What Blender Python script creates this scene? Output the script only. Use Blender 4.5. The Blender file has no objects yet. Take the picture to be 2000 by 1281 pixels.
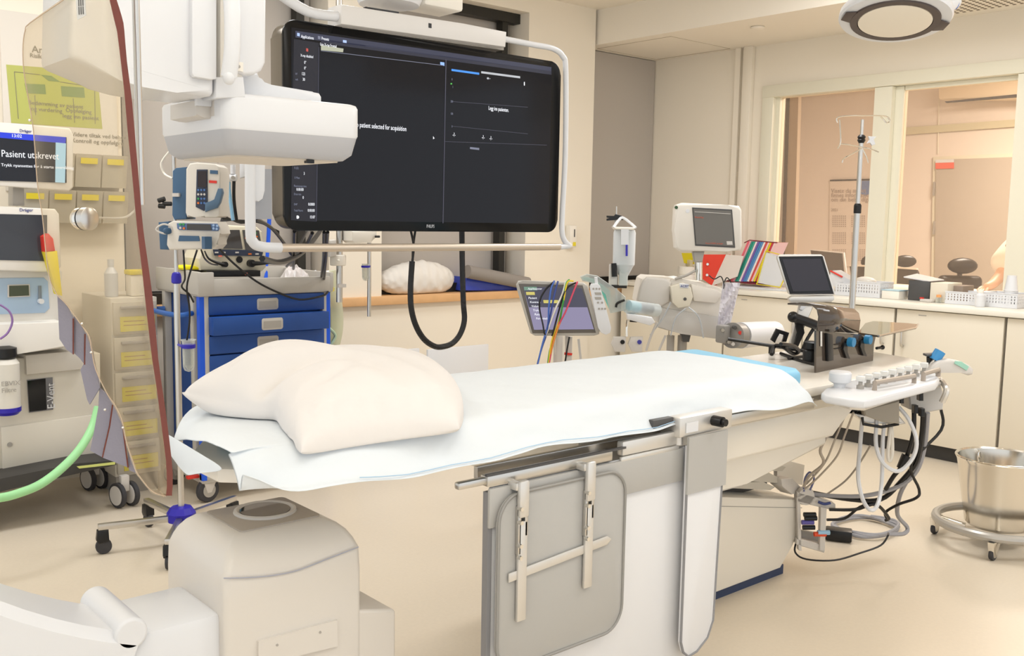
import bpy, bmesh, math, random
import numpy as np
from mathutils import Matrix, Vector
random.seed(7)
SC = bpy.context.scene; COL = SC.collection
# ------------------------------------------------------------------ camera
FPX = 1900.0; CAMH = 1.45
_up = -Vector((-298, -17000, -1900)).normalized()
_fw = Vector((0, 0, -1)); _fw = (_fw - _fw.dot(_up) * _up).normalized()
_rt = _fw.cross(_up)
_W = Matrix((_rt, _fw, _up))
_th = math.radians(40.9)
_R = Matrix(((math.cos(_th), math.sin(_th), 0), (-math.sin(_th), math.cos(_th), 0), (0, 0, 1)))
WM = _R @ _W
CP = Vector((0, 0, CAMH)); FWD = _R @ Vector((0, 1, 0))
cam = bpy.data.cameras.new('camera'); cam.lens = FPX / 2000 * 36; cam.sensor_width = 36; cam.sensor_fit = 'HORIZONTAL'
cam.clip_start = 0.02
camo = bpy.data.objects.new('camera', cam); COL.objects.link(camo)
camo.matrix_world = Matrix.Translation(CP) @ WM.to_4x4()
SC.camera = camo
cam.dof.use_dof = False
# ------------------------------------------------------------------ world, exposure
wd = bpy.data.worlds.new('room_fill'); SC.world = wd; wd.use_nodes = True
wd.node_tree.nodes['Background'].inputs[0].default_value = (0.93, 0.97, 1.0, 1)
wd.node_tree.nodes['Background'].inputs[1].default_value = 0.80
SC.view_settings.view_transform = 'Standard'; SC.view_settings.look = 'None'
SC.view_settings.gamma = 1; SC.view_settings.use_curve_mapping = False
SC.view_settings.exposure = 0.5
SC.cycles.max_bounces = 8; SC.cycles.transparent_max_bounces = 16; SC.cycles.transmission_bounces = 8
SC.cycles.caustics_reflective = False; SC.cycles.caustics_refractive = False
SC.cycles.use_denoising = True
# ------------------------------------------------------------------ helpers
def ray(px, py): return WM @ Vector((px - 1000, -(py - 640.5), -FPX))
def G(px, py, z=0.0): r = ray(px, py); return CP + r * ((z - CAMH) / r.z)
def PX(px, py, x): r = ray(px, py); return CP + r * (x / r.x)
def PY(px, py, y): r = ray(px, py); return CP + r * (y / r.y)
def D(px, py, d): r = ray(px, py); return CP + r * (d / r.dot(FWD))
def lin(h):
    if isinstance(h, str):
        h = h.lstrip('#'); h = [int(h[i:i+2], 16) / 255 for i in (0, 2, 4)]
    return tuple(c / 12.92 if c <= .04045 else ((c + .055) / 1.055) ** 2.4 for c in h) + (1.0,)
MATS = {}
def mat(name, col, rough=.5, metal=0, trans=0, emit=0, alpha=1, bump=0, bscale=200, vary=0, vscale=8, ior=1.45, coat=0, ecol=None, sheen=0, sub=0):
    if name in MATS: return MATS[name]
    m = bpy.data.materials.new(name); m.use_nodes = True; nt = m.node_tree; b = nt.nodes['Principled BSDF']
    c = lin(col)
    b.inputs['Base Color'].default_value = c; b.inputs['Roughness'].default_value = rough
    b.inputs['Metallic'].default_value = metal; b.inputs['Transmission Weight'].default_value = trans
    b.inputs['IOR'].default_value = ior; b.inputs['Alpha'].default_value = alpha
    b.inputs['Coat Weight'].default_value = coat
    if emit: b.inputs['Emission Color'].default_value = lin(ecol) if ecol else c; b.inputs['Emission Strength'].default_value = emit
    if vary or bump:
        tc = nt.nodes.new('ShaderNodeTexCoord')
    if vary:
        n = nt.nodes.new('ShaderNodeTexNoise'); n.inputs['Scale'].default_value = vscale; n.inputs['Detail'].default_value = 4
        nt.links.new(tc.outputs['Object'], n.inputs['Vector'])
        mx = nt.nodes.new('ShaderNodeMix'); mx.data_type = 'RGBA'
        mx.inputs['A'].default_value = tuple(v * (1 - vary) for v in c[:3]) + (1,); mx.inputs['B'].default_value = tuple(min(1, v * (1 + vary)) for v in c[:3]) + (1,)
        nt.links.new(n.outputs['Fac'], mx.inputs['Factor']); nt.links.new(mx.outputs['Result'], b.inputs['Base Color'])
    if bump:
        n2 = nt.nodes.new('ShaderNodeTexNoise'); n2.inputs['Scale'].default_value = bscale; n2.inputs['Detail'].default_value = 3
        nt.links.new(tc.outputs['Object'], n2.inputs['Vector'])
        bp = nt.nodes.new('ShaderNodeBump'); bp.inputs['Strength'].default_value = bump; bp.inputs['Distance'].default_value = .01
        nt.links.new(n2.outputs['Fac'], bp.inputs['Height']); nt.links.new(bp.outputs['Normal'], b.inputs['Normal'])
    MATS[name] = m; return m
def glassy(name, col, a=.25, rough=.08, tint=None):
    """thin clear sheet: mix of transparent and glossy, no refraction"""
    if name in MATS: return MATS[name]
    m = bpy.data.materials.new(name); m.use_nodes = True; nt = m.node_tree; nt.nodes.clear()
    o = nt.nodes.new('ShaderNodeOutputMaterial'); t = nt.nodes.new('ShaderNodeBsdfTransparent'); t.inputs[0].default_value = lin(tint or col)
    p = nt.nodes.new('ShaderNodeBsdfPrincipled'); p.inputs['Base Color'].default_value = lin(col); p.inputs['Roughness'].default_value = rough
    mx = nt.nodes.new('ShaderNodeMixShader')
    lw = nt.nodes.new('ShaderNodeLayerWeight'); lw.inputs[0].default_value = .35
    ma = nt.nodes.new('ShaderNodeMath'); ma.operation = 'MULTIPLY_ADD'; ma.inputs[1].default_value = .5; ma.inputs[2].default_value = a; ma.use_clamp = True
    nt.links.new(lw.outputs['Facing'], ma.inputs[0]); nt.links.new(ma.outputs[0], mx.inputs[0])
    nt.links.new(t.outputs[0], mx.inputs[1]); nt.links.new(p.outputs[0], mx.inputs[2]); nt.links.new(mx.outputs[0], o.inputs[0])
    MATS[name] = m; return m
MLOC = {}
def thing(name, label, cat, loc=(0, 0, 0), group=None, rz=0.0):
    o = bpy.data.objects.new(name, None); COL.objects.link(o); o.empty_display_size = .05
    o.location = loc; o.rotation_euler = (0, 0, rz); o['label'] = label; o['category'] = cat
    if group: o['group'] = group
    MLOC[o.name] = Matrix.Translation(Vector(loc)) @ Matrix.Rotation(rz, 4, 'Z')
    return o
def catmull(pts, n=6, closed=False):
    pts = [Vector(p) for p in pts]
    if len(pts) < 3: return pts
    out = []; L = len(pts)
    rng = range(L) if closed else range(L - 1)
    for i in rng:
        if closed: a, b, c, d = pts[i-1], pts[i], pts[(i+1) % L], pts[(i+2) % L]
        else: a, b, c, d = pts[max(i-1, 0)], pts[i], pts[i+1], pts[min(i+2, L-1)]
        for k in range(n):
            t = k / n
            out.append(.5 * ((2*b) + (c-a)*t + (2*a-5*b+4*c-d)*t*t + (3*b-a-3*c+d)*t**3))
    if not closed: out.append(pts[-1])
    return out
class MB:
    def __init__(s, M=None): s.bm = bmesh.new(); s.M = M if M is not None else Matrix.Identity(4)
    def _v(s, p): return s.bm.verts.new(s.M @ Vector(p))
    def box(s, c, d, rot=None, bev=0, seg=2):
        M = Matrix.Translation(Vector(c)); 
        if rot is not None: M = M @ (rot.to_4x4() if not isinstance(rot, (int, float)) else Matrix.Rotation(rot, 4, 'Z'))
        r = bmesh.ops.create_cube(s.bm, size=1, matrix=s.M @ M @ Matrix.Diagonal((*d, 1)))
        if bev:
            es = list({e for v in r['verts'] for e in v.link_edges})
            bmesh.ops.bevel(s.bm, geom=es, offset=min(bev, min(d) * .49), segments=seg, affect='EDGES', profile=.5)
        return s
    def bb(s, a, b, bev=0, seg=2):
        a = Vector(a); b = Vector(b)
        return s.box((a + b) / 2, tuple(max(abs(x), 1e-4) for x in (b - a)), bev=bev, seg=seg)
    def tube(s, pts, r, n=8, sm=5, closed=False, cap=True, sx=1.0):
        pts = [Vector(p) for p in pts]
        if sm: pts = catmull(pts, sm, closed)
        rs = r if isinstance(r, (list, tuple)) else None
        L = len(pts); rings = []
        pn = None
        for i, p in enumerate(pts):
            t = (pts[(i+1) % L] - pts[i-1]) if closed else (pts[min(i+1, L-1)] - pts[max(i-1, 0)])
            if t.length < 1e-9: t = Vector((0, 0, 1))
            t.normalize()
            if pn is None:
                pn = t.cross(Vector((0, 0, 1)))
                if pn.length < .01: pn = t.cross(Vector((1, 0, 0)))
                pn.normalize()
            pn = (pn - pn.dot(t) * t)
            if pn.length < 1e-6: pn = t.orthogonal()
            pn.normalize(); q = t.cross(pn)
            rr = r if rs is None else rs[0] + (rs[1] - rs[0]) * i / max(L-1, 1)
            rings.append([s._v(p + rr * (math.cos(2*math.pi*k/n) * pn * sx + math.sin(2*math.pi*k/n) * q)) for k in range(n)])
        m = L if closed else L - 1
        for i in range(m):
            a, b = rings[i], rings[(i+1) % L]
            for k in range(n): s.bm.faces.new((a[k], a[(k+1) % n], b[(k+1) % n], b[k]))
        if cap and not closed:
            s.bm.faces.new(rings[0][::-1]); s.bm.faces.new(rings[-1])
        return s
    def cyl(s, a, b, r, r2=None, n=20): return s.tube([a, b], [r, r if r2 is None else r2], n=n, sm=0)
    def lathe(s, prof, c=(0, 0, 0), n=28, axis=(0, 0, 1), caps=True):
        ax = Vector(axis).normalized(); u = ax.orthogonal().normalized(); v = ax.cross(u); c = Vector(c)
        rings = [[s._v(c + ax * z + max(r, 1e-4) * (math.cos(2*math.pi*k/n) * u + math.sin(2*math.pi*k/n) * v)) for k in range(n)] for r, z in prof]
        for a, b in zip(rings, rings[1:]):
            for k in range(n): s.bm.faces.new((a[k], a[(k+1) % n], b[(k+1) % n], b[k]))
        if caps: s.bm.faces.new(rings[0][::-1]); s.bm.faces.new(rings[-1])
        return s
    def prism(s, pts, off, bev=0, seg=2):
        """closed outline (3D points, planar) pushed along the vector off"""
        off = Vector(off); a = [s._v(p) for p in pts]; b = [s._v(Vector(p) + off) for p in pts]; n = len(pts)
        fs = [s.bm.faces.new(a), s.bm.faces.new(b[::-1])] + [s.bm.faces.new((a[i], b[i], b[(i+1) % n], a[(i+1) % n])) for i in range(n)]
        if bev:
            es = list({e for f in fs[:2] for e in f.edges})
            bmesh.ops.bevel(s.bm, geom=es, offset=bev, segments=seg, affect='EDGES', profile=.5)
        return s
    def grid(s, rows, closed=False):
        vr = [[s._v(p) for p in r] for r in rows]
        for a, b in zip(vr, vr[1:]):
            m = len(a) if closed else len(a) - 1
            for k in range(m): s.bm.faces.new((a[k], a[(k+1) % len(a)], b[(k+1) % len(b)], b[k]))
        return vr
    def ball(s, c, r, n=16, sc=(1, 1, 1)):
        bmesh.ops.create_uvsphere(s.bm, u_segments=n, v_segments=max(6, n // 2), radius=1, matrix=s.M @ Matrix.Translation(Vector(c)) @ Matrix.Diagonal((r*sc[0], r*sc[1], r*sc[2], 1)))
        return s
    def hull(s, pts):
        vs = [s._v(p) for p in pts]; bmesh.ops.convex_hull(s.bm, input=vs); return s
    def build(s, name, m, parent=None, smooth=30, bev=0, sub=0, solid=0, soff=0, merge=False):
        me = bpy.data.meshes.new(name)
        if merge: bmesh.ops.remove_doubles(s.bm, verts=s.bm.verts, dist=1e-6)
        bmesh.ops.recalc_face_normals(s.bm, faces=s.bm.faces)
        o = bpy.data.objects.new(name, me)
        if parent is not None:
            Mi = MLOC[parent.name].inverted(); s.bm.transform(Mi); o.parent = parent; COL.objects.link(o); MLOC[o.name] = MLOC[parent.name]
        else:
            vs = [v.co for v in s.bm.verts]
            lo = Vector([min(v[i] for v in vs) for i in range(3)]); hi = Vector([max(v[i] for v in vs) for i in range(3)])
            c = Vector(((lo.x+hi.x)/2, (lo.y+hi.y)/2, lo.z)); s.bm.transform(Matrix.Translation(-c)); o.location = c; COL.objects.link(o); MLOC[o.name] = Matrix.Translation(c)
        if smooth:
            for f in s.bm.faces: f.smooth = True
            cs = math.cos(math.radians(smooth))
            for e in s.bm.edges:
                if len(e.link_faces) == 2 and e.link_faces[0].normal.dot(e.link_faces[1].normal) < cs: e.smooth = False
        s.bm.to_mesh(me); s.bm.free()
        if m is not None: me.materials.append(m)
        if solid: md = o.modifiers.new('s', 'SOLIDIFY'); md.thickness = solid; md.offset = soff
        if bev: md = o.modifiers.new('b', 'BEVEL'); md.width = bev; md.segments = 3; md.limit_method = 'ANGLE'
        if sub: md = o.modifiers.new('u', 'SUBSURF'); md.levels = sub; md.render_levels = sub
        return o
def tag(o, label, cat, group=None):
    o['label'] = label; o['category'] = cat
    if group: o['group'] = group
    return o
def struct(o): o['kind'] = 'structure'; return o
def rrect(w, h, r, n=5):
    """rounded rectangle outline, centred, as 2D points"""
    out = []
    for cx, cy, a0 in ((w/2-r, h/2-r, 0), (-w/2+r, h/2-r, 90), (-w/2+r, -h/2+r, 180), (w/2-r, -h/2+r, 270)):
        for k in range(n+1):
            a = math.radians(a0 + 90*k/n); out.append((cx + r*math.cos(a), cy + r*math.sin(a)))
    return out
def plate(mb, c, u, v, w, h, t, r=.01, bev=0, n=5):
    """rounded slab: centre c of its front face, u right, v up, thickness t away from the front"""
    c = Vector(c); u = Vector(u).normalized(); v = Vector(v).normalized(); nrm = u.cross(v)
    mb.prism([c + u*a + v*b for a, b in rrect(w, h, min(r, w*.49, h*.49), n)], -nrm * t, bev)
    return mb
def lettering(txt, c, u, v, size, m, parent, align='LEFT', name='lettering', ext=.0006, xs=1.0):
    cu = bpy.data.curves.new(name, 'FONT'); cu.body = txt; cu.size = size; cu.align_x = align; cu.extrude = ext; cu.align_y = 'CENTER'
    cu.resolution_u = 2
    t = bpy.data.objects.new(name, cu); COL.objects.link(t)
    me = bpy.data.meshes.new_from_object(t); bpy.data.objects.remove(t)
    u = Vector(u).normalized(); v = Vector(v).normalized(); w = u.cross(v)
    M = Matrix.Translation(Vector(c)) @ Matrix((u, v, w)).transposed().to_4x4() @ Matrix.Diagonal((xs, 1, 1, 1))
    me.transform(MLOC[parent.name].inverted() @ M)
    o = bpy.data.objects.new(name, me); COL.objects.link(o); o.parent = parent; MLOC[o.name] = MLOC[parent.name]
    me.materials.clear(); me.materials.append(m); return o
X, Y, Z = Vector((1, 0, 0)), Vector((0, 1, 0)), Vector((0, 0, 1))
def V(*a): return Vector(a)
def copy_tree(o, parent=None, loc=None):
    c = o.copy(); COL.objects.link(c)
    if parent is not None: c.parent = parent
    if loc is not None: c.location = loc
    MLOC[c.name] = MLOC[o.name]
    for ch in list(o.children): copy_tree(ch, c)
    return c
# ------------------------------------------------------------------ materials
m_wall = mat('wall_paint', '#efe6d6', .75, bump=.05, bscale=300)
m_ceil = mat('ceiling_paint', '#f0e8da', .8)
m_floor = mat('vinyl_floor', '#dccfbb', .32, bump=.02, bscale=60, vary=.05, vscale=70)
m_white = mat('white_enamel', '#dcdde0', .28)
m_whitew = mat('warm_white_plastic', '#eee8dd', .35)
m_off = mat('light_grey_plastic', '#cfcac4', .4)
m_grey = mat('grey_plastic', '#a7a29b', .45)
m_dgrey = mat('dark_grey_plastic', '#4e4d4d', .45)
m_black = mat('black_plastic', '#141416', .35)
m_blackg = mat('black_gloss', '#08090b', .08)
m_steel = mat('brushed_steel', '#d0cdc8', .28, metal=1)
m_chrome = mat('chrome', '#e4e0d8', .08, metal=1)
m_alu = mat('satin_aluminium', '#dcd9d4', .38, metal=.7)
m_blue = mat('trolley_blue', '#1f4a92', .4)
m_bblue = mat('bright_blue_strip', '#1c5be0', .4)
m_viol = mat('violet_blue_plastic', '#2c22a8', .35)
m_slate = mat('slate_blue_plastic', '#41607f', .4)
m_wood = mat('pale_wood', '#dcae7c', .45, vary=.12, vscale=14)
m_blind = mat('grey_blind_fabric', '#b9b1a8', .8, bump=.1, bscale=700)
m_fabg = mat('grey_lead_vinyl', '#b2b0ac', .5, bump=.03, bscale=40)
m_sheet = mat('pale_blue_sheet', '#dfe5ea', .85, bump=.35, bscale=11)
m_pill = mat('white_pillow_cotton', '#e2dedb', .8, bump=.5, bscale=9)
m_yel = mat('yellow_label', '#e8d53a', .6)
m_red = mat('red_plastic', '#dd3a2e', .45)
m_glass = glassy('clear_plastic', '#f0f4f2', .16, .06, '#f2f2ee')
m_rubber = mat('dark_rubber', '#3a393c', .6)
# ------------------------------------------------------------------ lights (unseen fill panels added under the room ceiling; bounce flash; control room)
def area(name, loc, sx, sy, w, col=(.97, .985, 1)):
    l = bpy.data.lights.new(name, 'AREA'); l.shape = 'RECTANGLE'; l.size = sx; l.size_y = sy; l.energy = w; l.color = col
    o = bpy.data.objects.new(name, l); COL.objects.link(o); o.location = loc; return o
for i, (lx, ly, lw) in enumerate(((1.2, .6, 6), (3.6, .6, 10), (.6, 4.2, 19), (2.6, 4.3, 21), (4.6, 2.8, 28), (4.4, .2, 16))):
    area('ceiling_fill_light', (lx, ly, 3.05), 1.2, .6, lw)
fb = area('flash_bounce_light', (-.15, -.25, 1.8), .35, .25, 60, (.97, .985, 1)); fb.rotation_euler = (math.radians(180), 0, 0)
area('control_room_light', (8.3, 3.2, 3.0), 1.2, .6, 85, (1, .95, .9))
# ------------------------------------------------------------------ room shell
def slab(name, a, b, m): return struct(MB().bb(a, b).build(name, m, smooth=0))
fm = slab('floor', (-2.5, -2.5, -.1), (10.5, 6.2, 0), m_floor)
slab('ceiling', (-2.5, -2.5, 3.085), (5.65, 6.2, 3.2), m_ceil)
ZS = 2.82
# lowered soffit along the window wall, with its face
slab('ceiling_soffit', (5.6, -2.5, ZS), (6.62, 6.2, 3.2), m_ceil)
# back wall: plinth wall below sill, pillars, head, blinds
YB = 5.5
WA0, WA1, WB0, WB1, PR = 1.91, 3.20, 3.60, 4.88, 5.575
wb = MB()
wb.bb((-.6, YB, 0), (WA0, 6.0, 3.09)); wb.bb((WA0, YB, 0), (PR, 6.0, .90)); wb.bb((WA1, YB, .9), (WB0, 6.0, 3.09))
wb.bb((WB1, YB, .9), (PR, 6.0, 3.09)); wb.bb((WA0, YB, 2.96), (WA1, 6.0, 3.09)); wb.bb((WB0, YB, 2.96), (WB1, 6.0, 3.09))
wb.bb((PR, YB+.02, 0), (6.5, 6.0, .88)); wb.bb((PR, 5.95, .88), (6.5, 6.0, 3.0))
wb.bb((WA0, 5.97, .9), (PR, 6.0, 3.0)); struct(wb.build('wall_back', m_wall, smooth=0))  # last panel added behind the windows to block the bright background under the blinds
def blind(name, x0, x1, z0, z1, y, label):
    t = thing(name, label, 'blind', ((x0+x1)/2, y, z0))
    MB().bb((x0, y, z0), (x1, y+.012, z1)).build('blind_fabric', m_blind, t, smooth=0)
    MB().bb((x0, y-.008, z0-.02), (x1, y+.018, z0)).build('bottom_rail', m_black, t, smooth=0)
    return t
m_blk_fr = mat('black_window_frame', '#26241f', .5)
blind('roller_blind', WA0+.02, WA1-.01, .99, 2.955, 5.72, 'grey roller blind lowered behind the blue trolley')
blind('roller_blind', WB0+.01, WB1-.01, 1.0, 2.955, 5.72, 'grey roller blind lowered behind the big black display and white bag on the sill')
blind('roller_blind', PR+.005, 6.49, .985, 2.815, 5.68, 'tall narrow grey roller blind in the recess beside the injector bottle')
for i, (x0, x1) in enumerate(((WA0, WA1), (WB0, WB1))):
    w = MB().bb((x0, 5.60, 2.89), (x1, 5.68, 2.96)).bb((x0, 5.60, .92), (x1, 5.74, .985))
    w.bb((x1-.155, 5.62, .955), (x1-.10, 5.69, 2.89)).bb((x0, 5.62, .955), (x0+.05, 5.69, 2.89)); struct(w.build('window_%d' % (i+1), m_blk_fr, smooth=0))
struct(MB().bb((PR, 5.69, .90), (6.5, 5.74, .985)).build('window_3', m_blk_fr, smooth=0))
s = MB().bb((WA0-.02, YB-.045, .865), (WB1+.06, 5.9, .922), bev=.006); struct(s.build('trim_sill', m_wood))
s = MB().bb((PR, YB-.02, .845), (6.5, 5.9, .895), bev=.006); struct(s.build('trim_sill_recess', m_wood))
# window wall (right), x = 6.5, openings to the control room
XR = 6.5; WZ0, WZ1 = 1.04, 2.415
WY1, WY0, MY1, MY0 = 4.46, 1.2, 3.63, 3.50
wr = MB()
wr.bb((XR, 4.56, 0), (XR+.12, 5.98, ZS)); wr.bb((XR, -.9, 0), (XR+.12, 4.56, .985)); wr.bb((XR, -.9, 2.50), (XR+.12, 4.56, ZS))
struct(wr.build('wall_right', m_wall, smooth=0))
m_frame = mat('cream_window_frame', '#e8e3cf', .4)
wf = MB()
wf.bb((XR-.035, -.9, WZ1), (XR+.10, WY1+.10, 2.505), bev=.004); wf.bb((XR-.03, WY1, WZ0-.05), (XR+.10, WY1+.10, 2.5), bev=.004)
wf.bb((XR-.02, MY0, WZ0-.02), (XR+.11, MY1, WZ1-.002)); wf.bb((XR-.02, 2.53, WZ0-.02), (XR+.11, 2.665, WZ1-.002))
wf.bb((XR+.02, WY1-.03, WZ0), (XR+.09, WY1, WZ1)); wf.bb((XR+.03, 3.44, WZ0), (XR+.09, 3.499, WZ1-.003)); wf.bb((XR+.035, 2.67, WZ1-.03), (XR+.085, 3.435, WZ1-.001))
struct(wf.build('window_frame_right', m_frame))
struct(MB().bb((XR-.13, -.9, .975), (XR+.45, WY1+.02, 1.02), bev=.004).build('trim_window_ledge', m_whitew))
m_pane = glassy('window_pane', '#ffeedd', .04, .02, '#fff8f0')
for i, (y0, y1) in enumerate(((MY1, WY1-.03), (2.665, 3.44), (-.9, 2.53))):
    struct(MB().bb((XR+.05, y0, WZ0), (XR+.058, y1, WZ1)).build('window_%d' % (i+4), m_pane, smooth=0))
struct(MB().bb((XR-.05, 4.66, .9), (XR, 4.74, ZS), bev=.004).bb((XR-.03, 4.78, .9), (XR, 4.83, ZS)).build('trim_conduit', m_wall))
# control room behind the window
m_cw = mat('control_room_wall', '#eadfd4', .8); m_cg = mat('control_room_grey_wall', '#c8c1b8', .7); 
cr = MB(); cr.bb((10.0, -1, 0), (10.12, 6.9, 3.2)).bb((6.62, 6.6, 0), (10.0, 6.72, 3.2)); struct(cr.build('wall_control_room', m_cw, smooth=0))
slab('ceiling_control_room', (6.62, -1, 3.15), (10.1, 6.7, 3.25), m_cw)
slab('floor_control_room', (10.5, -2, -.1), (10.6, 6.75, 0), m_floor)
struct(MB().bb((6.62, 5.98, 0), (6.9, 6.6, 3.15)).bb((6.62, 4.9, 0), (6.68, 5.98, 3.15)).build('wall_control_side', m_cg, smooth=0))
# hatch and detector in the soffit, perforated panel
h = [G(1260, 87, ZS-.001), G(1358, 68, ZS-.001), G(1443, 92, ZS-.001)]
hb = MB().tube([V(5.72, 5.62, ZS), V(5.72, 4.86, ZS), V(6.44, 4.86, ZS), V(6.44, 5.62, ZS)], .003, n=4, sm=0, closed=True); struct(hb.build('trim_hatch', mat('hatch_seam', '#b3a68f', .8)))
sd = G(1480, 52, ZS); tag(MB().lathe([(.045, 0), (.05, -.006), (.05, -.016), (.03, -.022)], (sd.x, sd.y, ZS-.0005)).build('ceiling_sensor', m_ceil), 'small round cream sensor on the lowered ceiling', 'sensor')
# ================================================================== C-ARM
def rr_xy(x0, x1, y0, y1, r, z, n=5):
    return [V((x0+x1)/2+a, (y0+y1)/2+b, z) for a, b in rrect(x1-x0, y1-y0, r, n)]
m_led = mat('grey_detector_band', '#b2b3b8', .4); m_under = mat('detector_underside', '#d9cfc0', .5)
ca = thing('c_arm', 'big white x-ray C-arm with flat detector over the pillow and tube housing under the bed', 'x-ray machine', (1.07, 2.1, 0))
# detector
d = MB(); rows = []
for z, ins, r in ((1.704, .012, .018), (1.701, .004, .022), (1.694, 0, .026), (1.633, 0, .026), (1.628, .002, .026)):
    rows.append(rr_xy(.89+ins, 1.222-ins, 1.95+ins, 2.31-ins, r, z))
vr = d.grid(rows, closed=True); d.bm.faces.new(vr[0]); d.bm.faces.new(vr[-1])
det = d.build('detector', m_white, ca, smooth=50)
d = MB(); rows = [rr_xy(.892, 1.22, 1.952, 2.308, .026, 1.6285), rr_xy(.90, 1.212, 1.962, 2.298, .024, 1.590), rr_xy(.915, 1.197, 1.978, 2.282, .02, 1.577)]
vr = d.grid(rows, closed=True); d.bm.faces.new(vr[0]); d.bm.faces.new(vr[-1]); d.build('detector_band', m_led, ca, smooth=50)
d = MB().prism(rr_xy(.925, 1.19, 1.99, 2.27, .02, 1.5775), (0, 0, -.004)); d.build('detector_underside', m_under, ca, smooth=0)
MB().bb((1.10, 1.985, 1.568), (1.118, 1.999, 1.576)).build('sensor', m_black, ca, smooth=0)
P2 = lambda px, py, y=1.95: PY(px, py, y)
# neck and top plateau
MB().prism([P2(*p, 2.0) for p in ((418, 196), (418, 150), (505, 143), (507, 156), (514, 165), (530, 171), (610, 179), (625, 182), (629, 189), (629, 202))], (0, .2, 0), bev=.006).build('detector_neck', m_white, ca, smooth=40)
# arm cover
out = [(140, -70), (135, 100), (137, 112), (148, 120), (235, 157), (280, 170), (345, 181), (405, 188), (415, 187), (419, 181), (421, -70)]
o = MB().prism([P2(*p) for p in out], (0, .19, 0), bev=.012, seg=3).build('arm_cover', m_white, ca, smooth=40)
MB().prism([P2(*p, 1.935) for p in ((375, -70), (375, 143), (380, 150), (415, 156), (424, 154), (424, -70))], (0, .02, 0), bev=.004).build('side_cover', m_white, ca, smooth=40)
MB().prism([P2(*p, 1.955) for p in ((430, -70), (430, 150), (445, 160), (470, 157), (475, 150), (478, -70))], (0, .2, 0), bev=.004).build('joint_cover', m_whitew, ca, smooth=40)
g = MB(); g.tube([P2(436, -80, 1.91), P2(450, -10, 1.905), P2(454, 40, 1.90), P2(453, 100, 1.90), P2(447, 150, 1.91)], .0165, n=14, sx=.6)
g.ball(P2(447, 150, 1.91), .0165, sc=(.8, .8, 1)); g.build('grip_handle', m_white, ca, smooth=60)
MB().prism([P2(*p, 1.945) for p in ((464, -70), (463, 133), (466, 142), (478, 147), (498, 146), (512, 138), (520, 122), (522, -70))], (0, .22, 0), bev=.008, seg=3).build('outer_cover', m_white, ca, smooth=40)
MB().prism([P2(*p, 1.942) for p in ((462, 120), (462, 137), (475, 140), (475, 122))], (0, .006, 0)).build('screw_plate', m_whitew, ca)
c = P2(467, 130, 1.94); MB().cyl(c, c+V(0, .004, 0), .0032).build('screw', m_grey, ca)
MB().prism([P2(*p, 1.949) for p in ((422, 150), (422, 192), (480, 190), (476, 150))], (0, .1, 0), bev=.003).build('joint_filler', m_white, ca)
# module under arm
w = MB().prism([P2(*p, 2.02) for p in ((382, 196), (382, 226), (400, 230), (415, 232), (421, 228), (423, 190))], (0, .14, 0), bev=.004); w.build('lower_module', m_off, ca, smooth=40)
MB().prism([P2(*p, 2.012) for p in ((384, 190), (384, 206), (413, 208), (414, 191))], (0, .01, 0)).build('module_label', m_white, ca)
MB().prism([P2(*p, 2.0) for p in ((418, 150), (419, 226), (428, 226), (452, 215), (454, 150))], (0, .05, 0), bev=.003).build('detector_mount', m_off, ca, smooth=40)
# arc
def arc_pts(a0, a1, r, y, n=18): return [V(1.07 + r*math.cos(math.radians(a0+(a1-a0)*k/n)), y, 1.15 + r*math.sin(math.radians(a0+(a1-a0)*k/n))) for k in range(n+1)]
ab = MB(); rows = []
for k in range(25):
    a = math.radians(176 + (250-176)*k/24); e = V(math.cos(a), 0, math.sin(a)); cc = V(1.07, 0, 1.61)
    rows.append([cc + e*r + Y*y for r, y in ((1.12, 1.96), (1.10, 1.98), (1.10, 2.15), (1.12, 2.17), (1.23, 2.17), (1.25, 2.15), (1.25, 1.98), (1.23, 1.96))])
vr = ab.grid(rows, closed=True); ab.bm.faces.new(vr[0]); ab.bm.faces.new(vr[-1]); ab.build('arc', m_white, ca, smooth=40)
MB().bb((-.18, 1.97, 1.62), (-.02, 2.16, 2.3), bev=.03).bb((-.18, 1.97, 2.08), (.85, 2.13, 2.3), bev=.03).build('upper_arm', m_white, ca)
# tube housing
tb = MB(); rows = []
TX0, TX1, TY0, TY1 = .872, 1.222, 1.95, 2.28
for z, s_, r in ((.2, 1.0, .014), (.60, 1.0, .014), (.658, .99, .016), (.680, .945, .02), (.700, .88, .022), (.716, .79, .02), (.728, .67, .014), (.731, .60, .01)):
    cx, cy = (TX0+TX1)/2 + (1-s_)*-.02, (TY0+TY1)/2 + .01*(1-s_)
    rows.append(rr_xy(cx-(TX1-TX0)/2*s_, cx+(TX1-TX0)/2*s_, cy-(TY1-TY0)/2*s_, cy+(TY1-TY0)/2*s_, r*s_, z))
vr = tb.grid(rows, closed=True); tb.bm.faces.new(vr[0]); tb.bm.faces.new(vr[-1])
m_tube = mat('tube_housing_beige', '#d6d0c8', .3)
tube = tb.build('tube_housing', m_tube, ca, smooth=35)
MB().prism(rr_xy(.945, 1.152, 2.02, 2.215, .012, .734), (0, 0, -.004), bev=.001).build('top_panel', mat('taupe_panel', '#aaa196', .35), tube, smooth=30)
MB().lathe([(.05, .732), (.076, .732), (.074, .739), (.068, .741), (.062, .738), (.060, .735)], (1.06, 2.13, 0), n=40).build('port_ring', m_off, tube)
MB().lathe([(.0595, .7355), (.0595, .738), (.01, .7385)], (1.06, 2.13, 0), n=40).build('beam_window', mat('mirror_window', '#77736c', .04, metal=1), tube)
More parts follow.
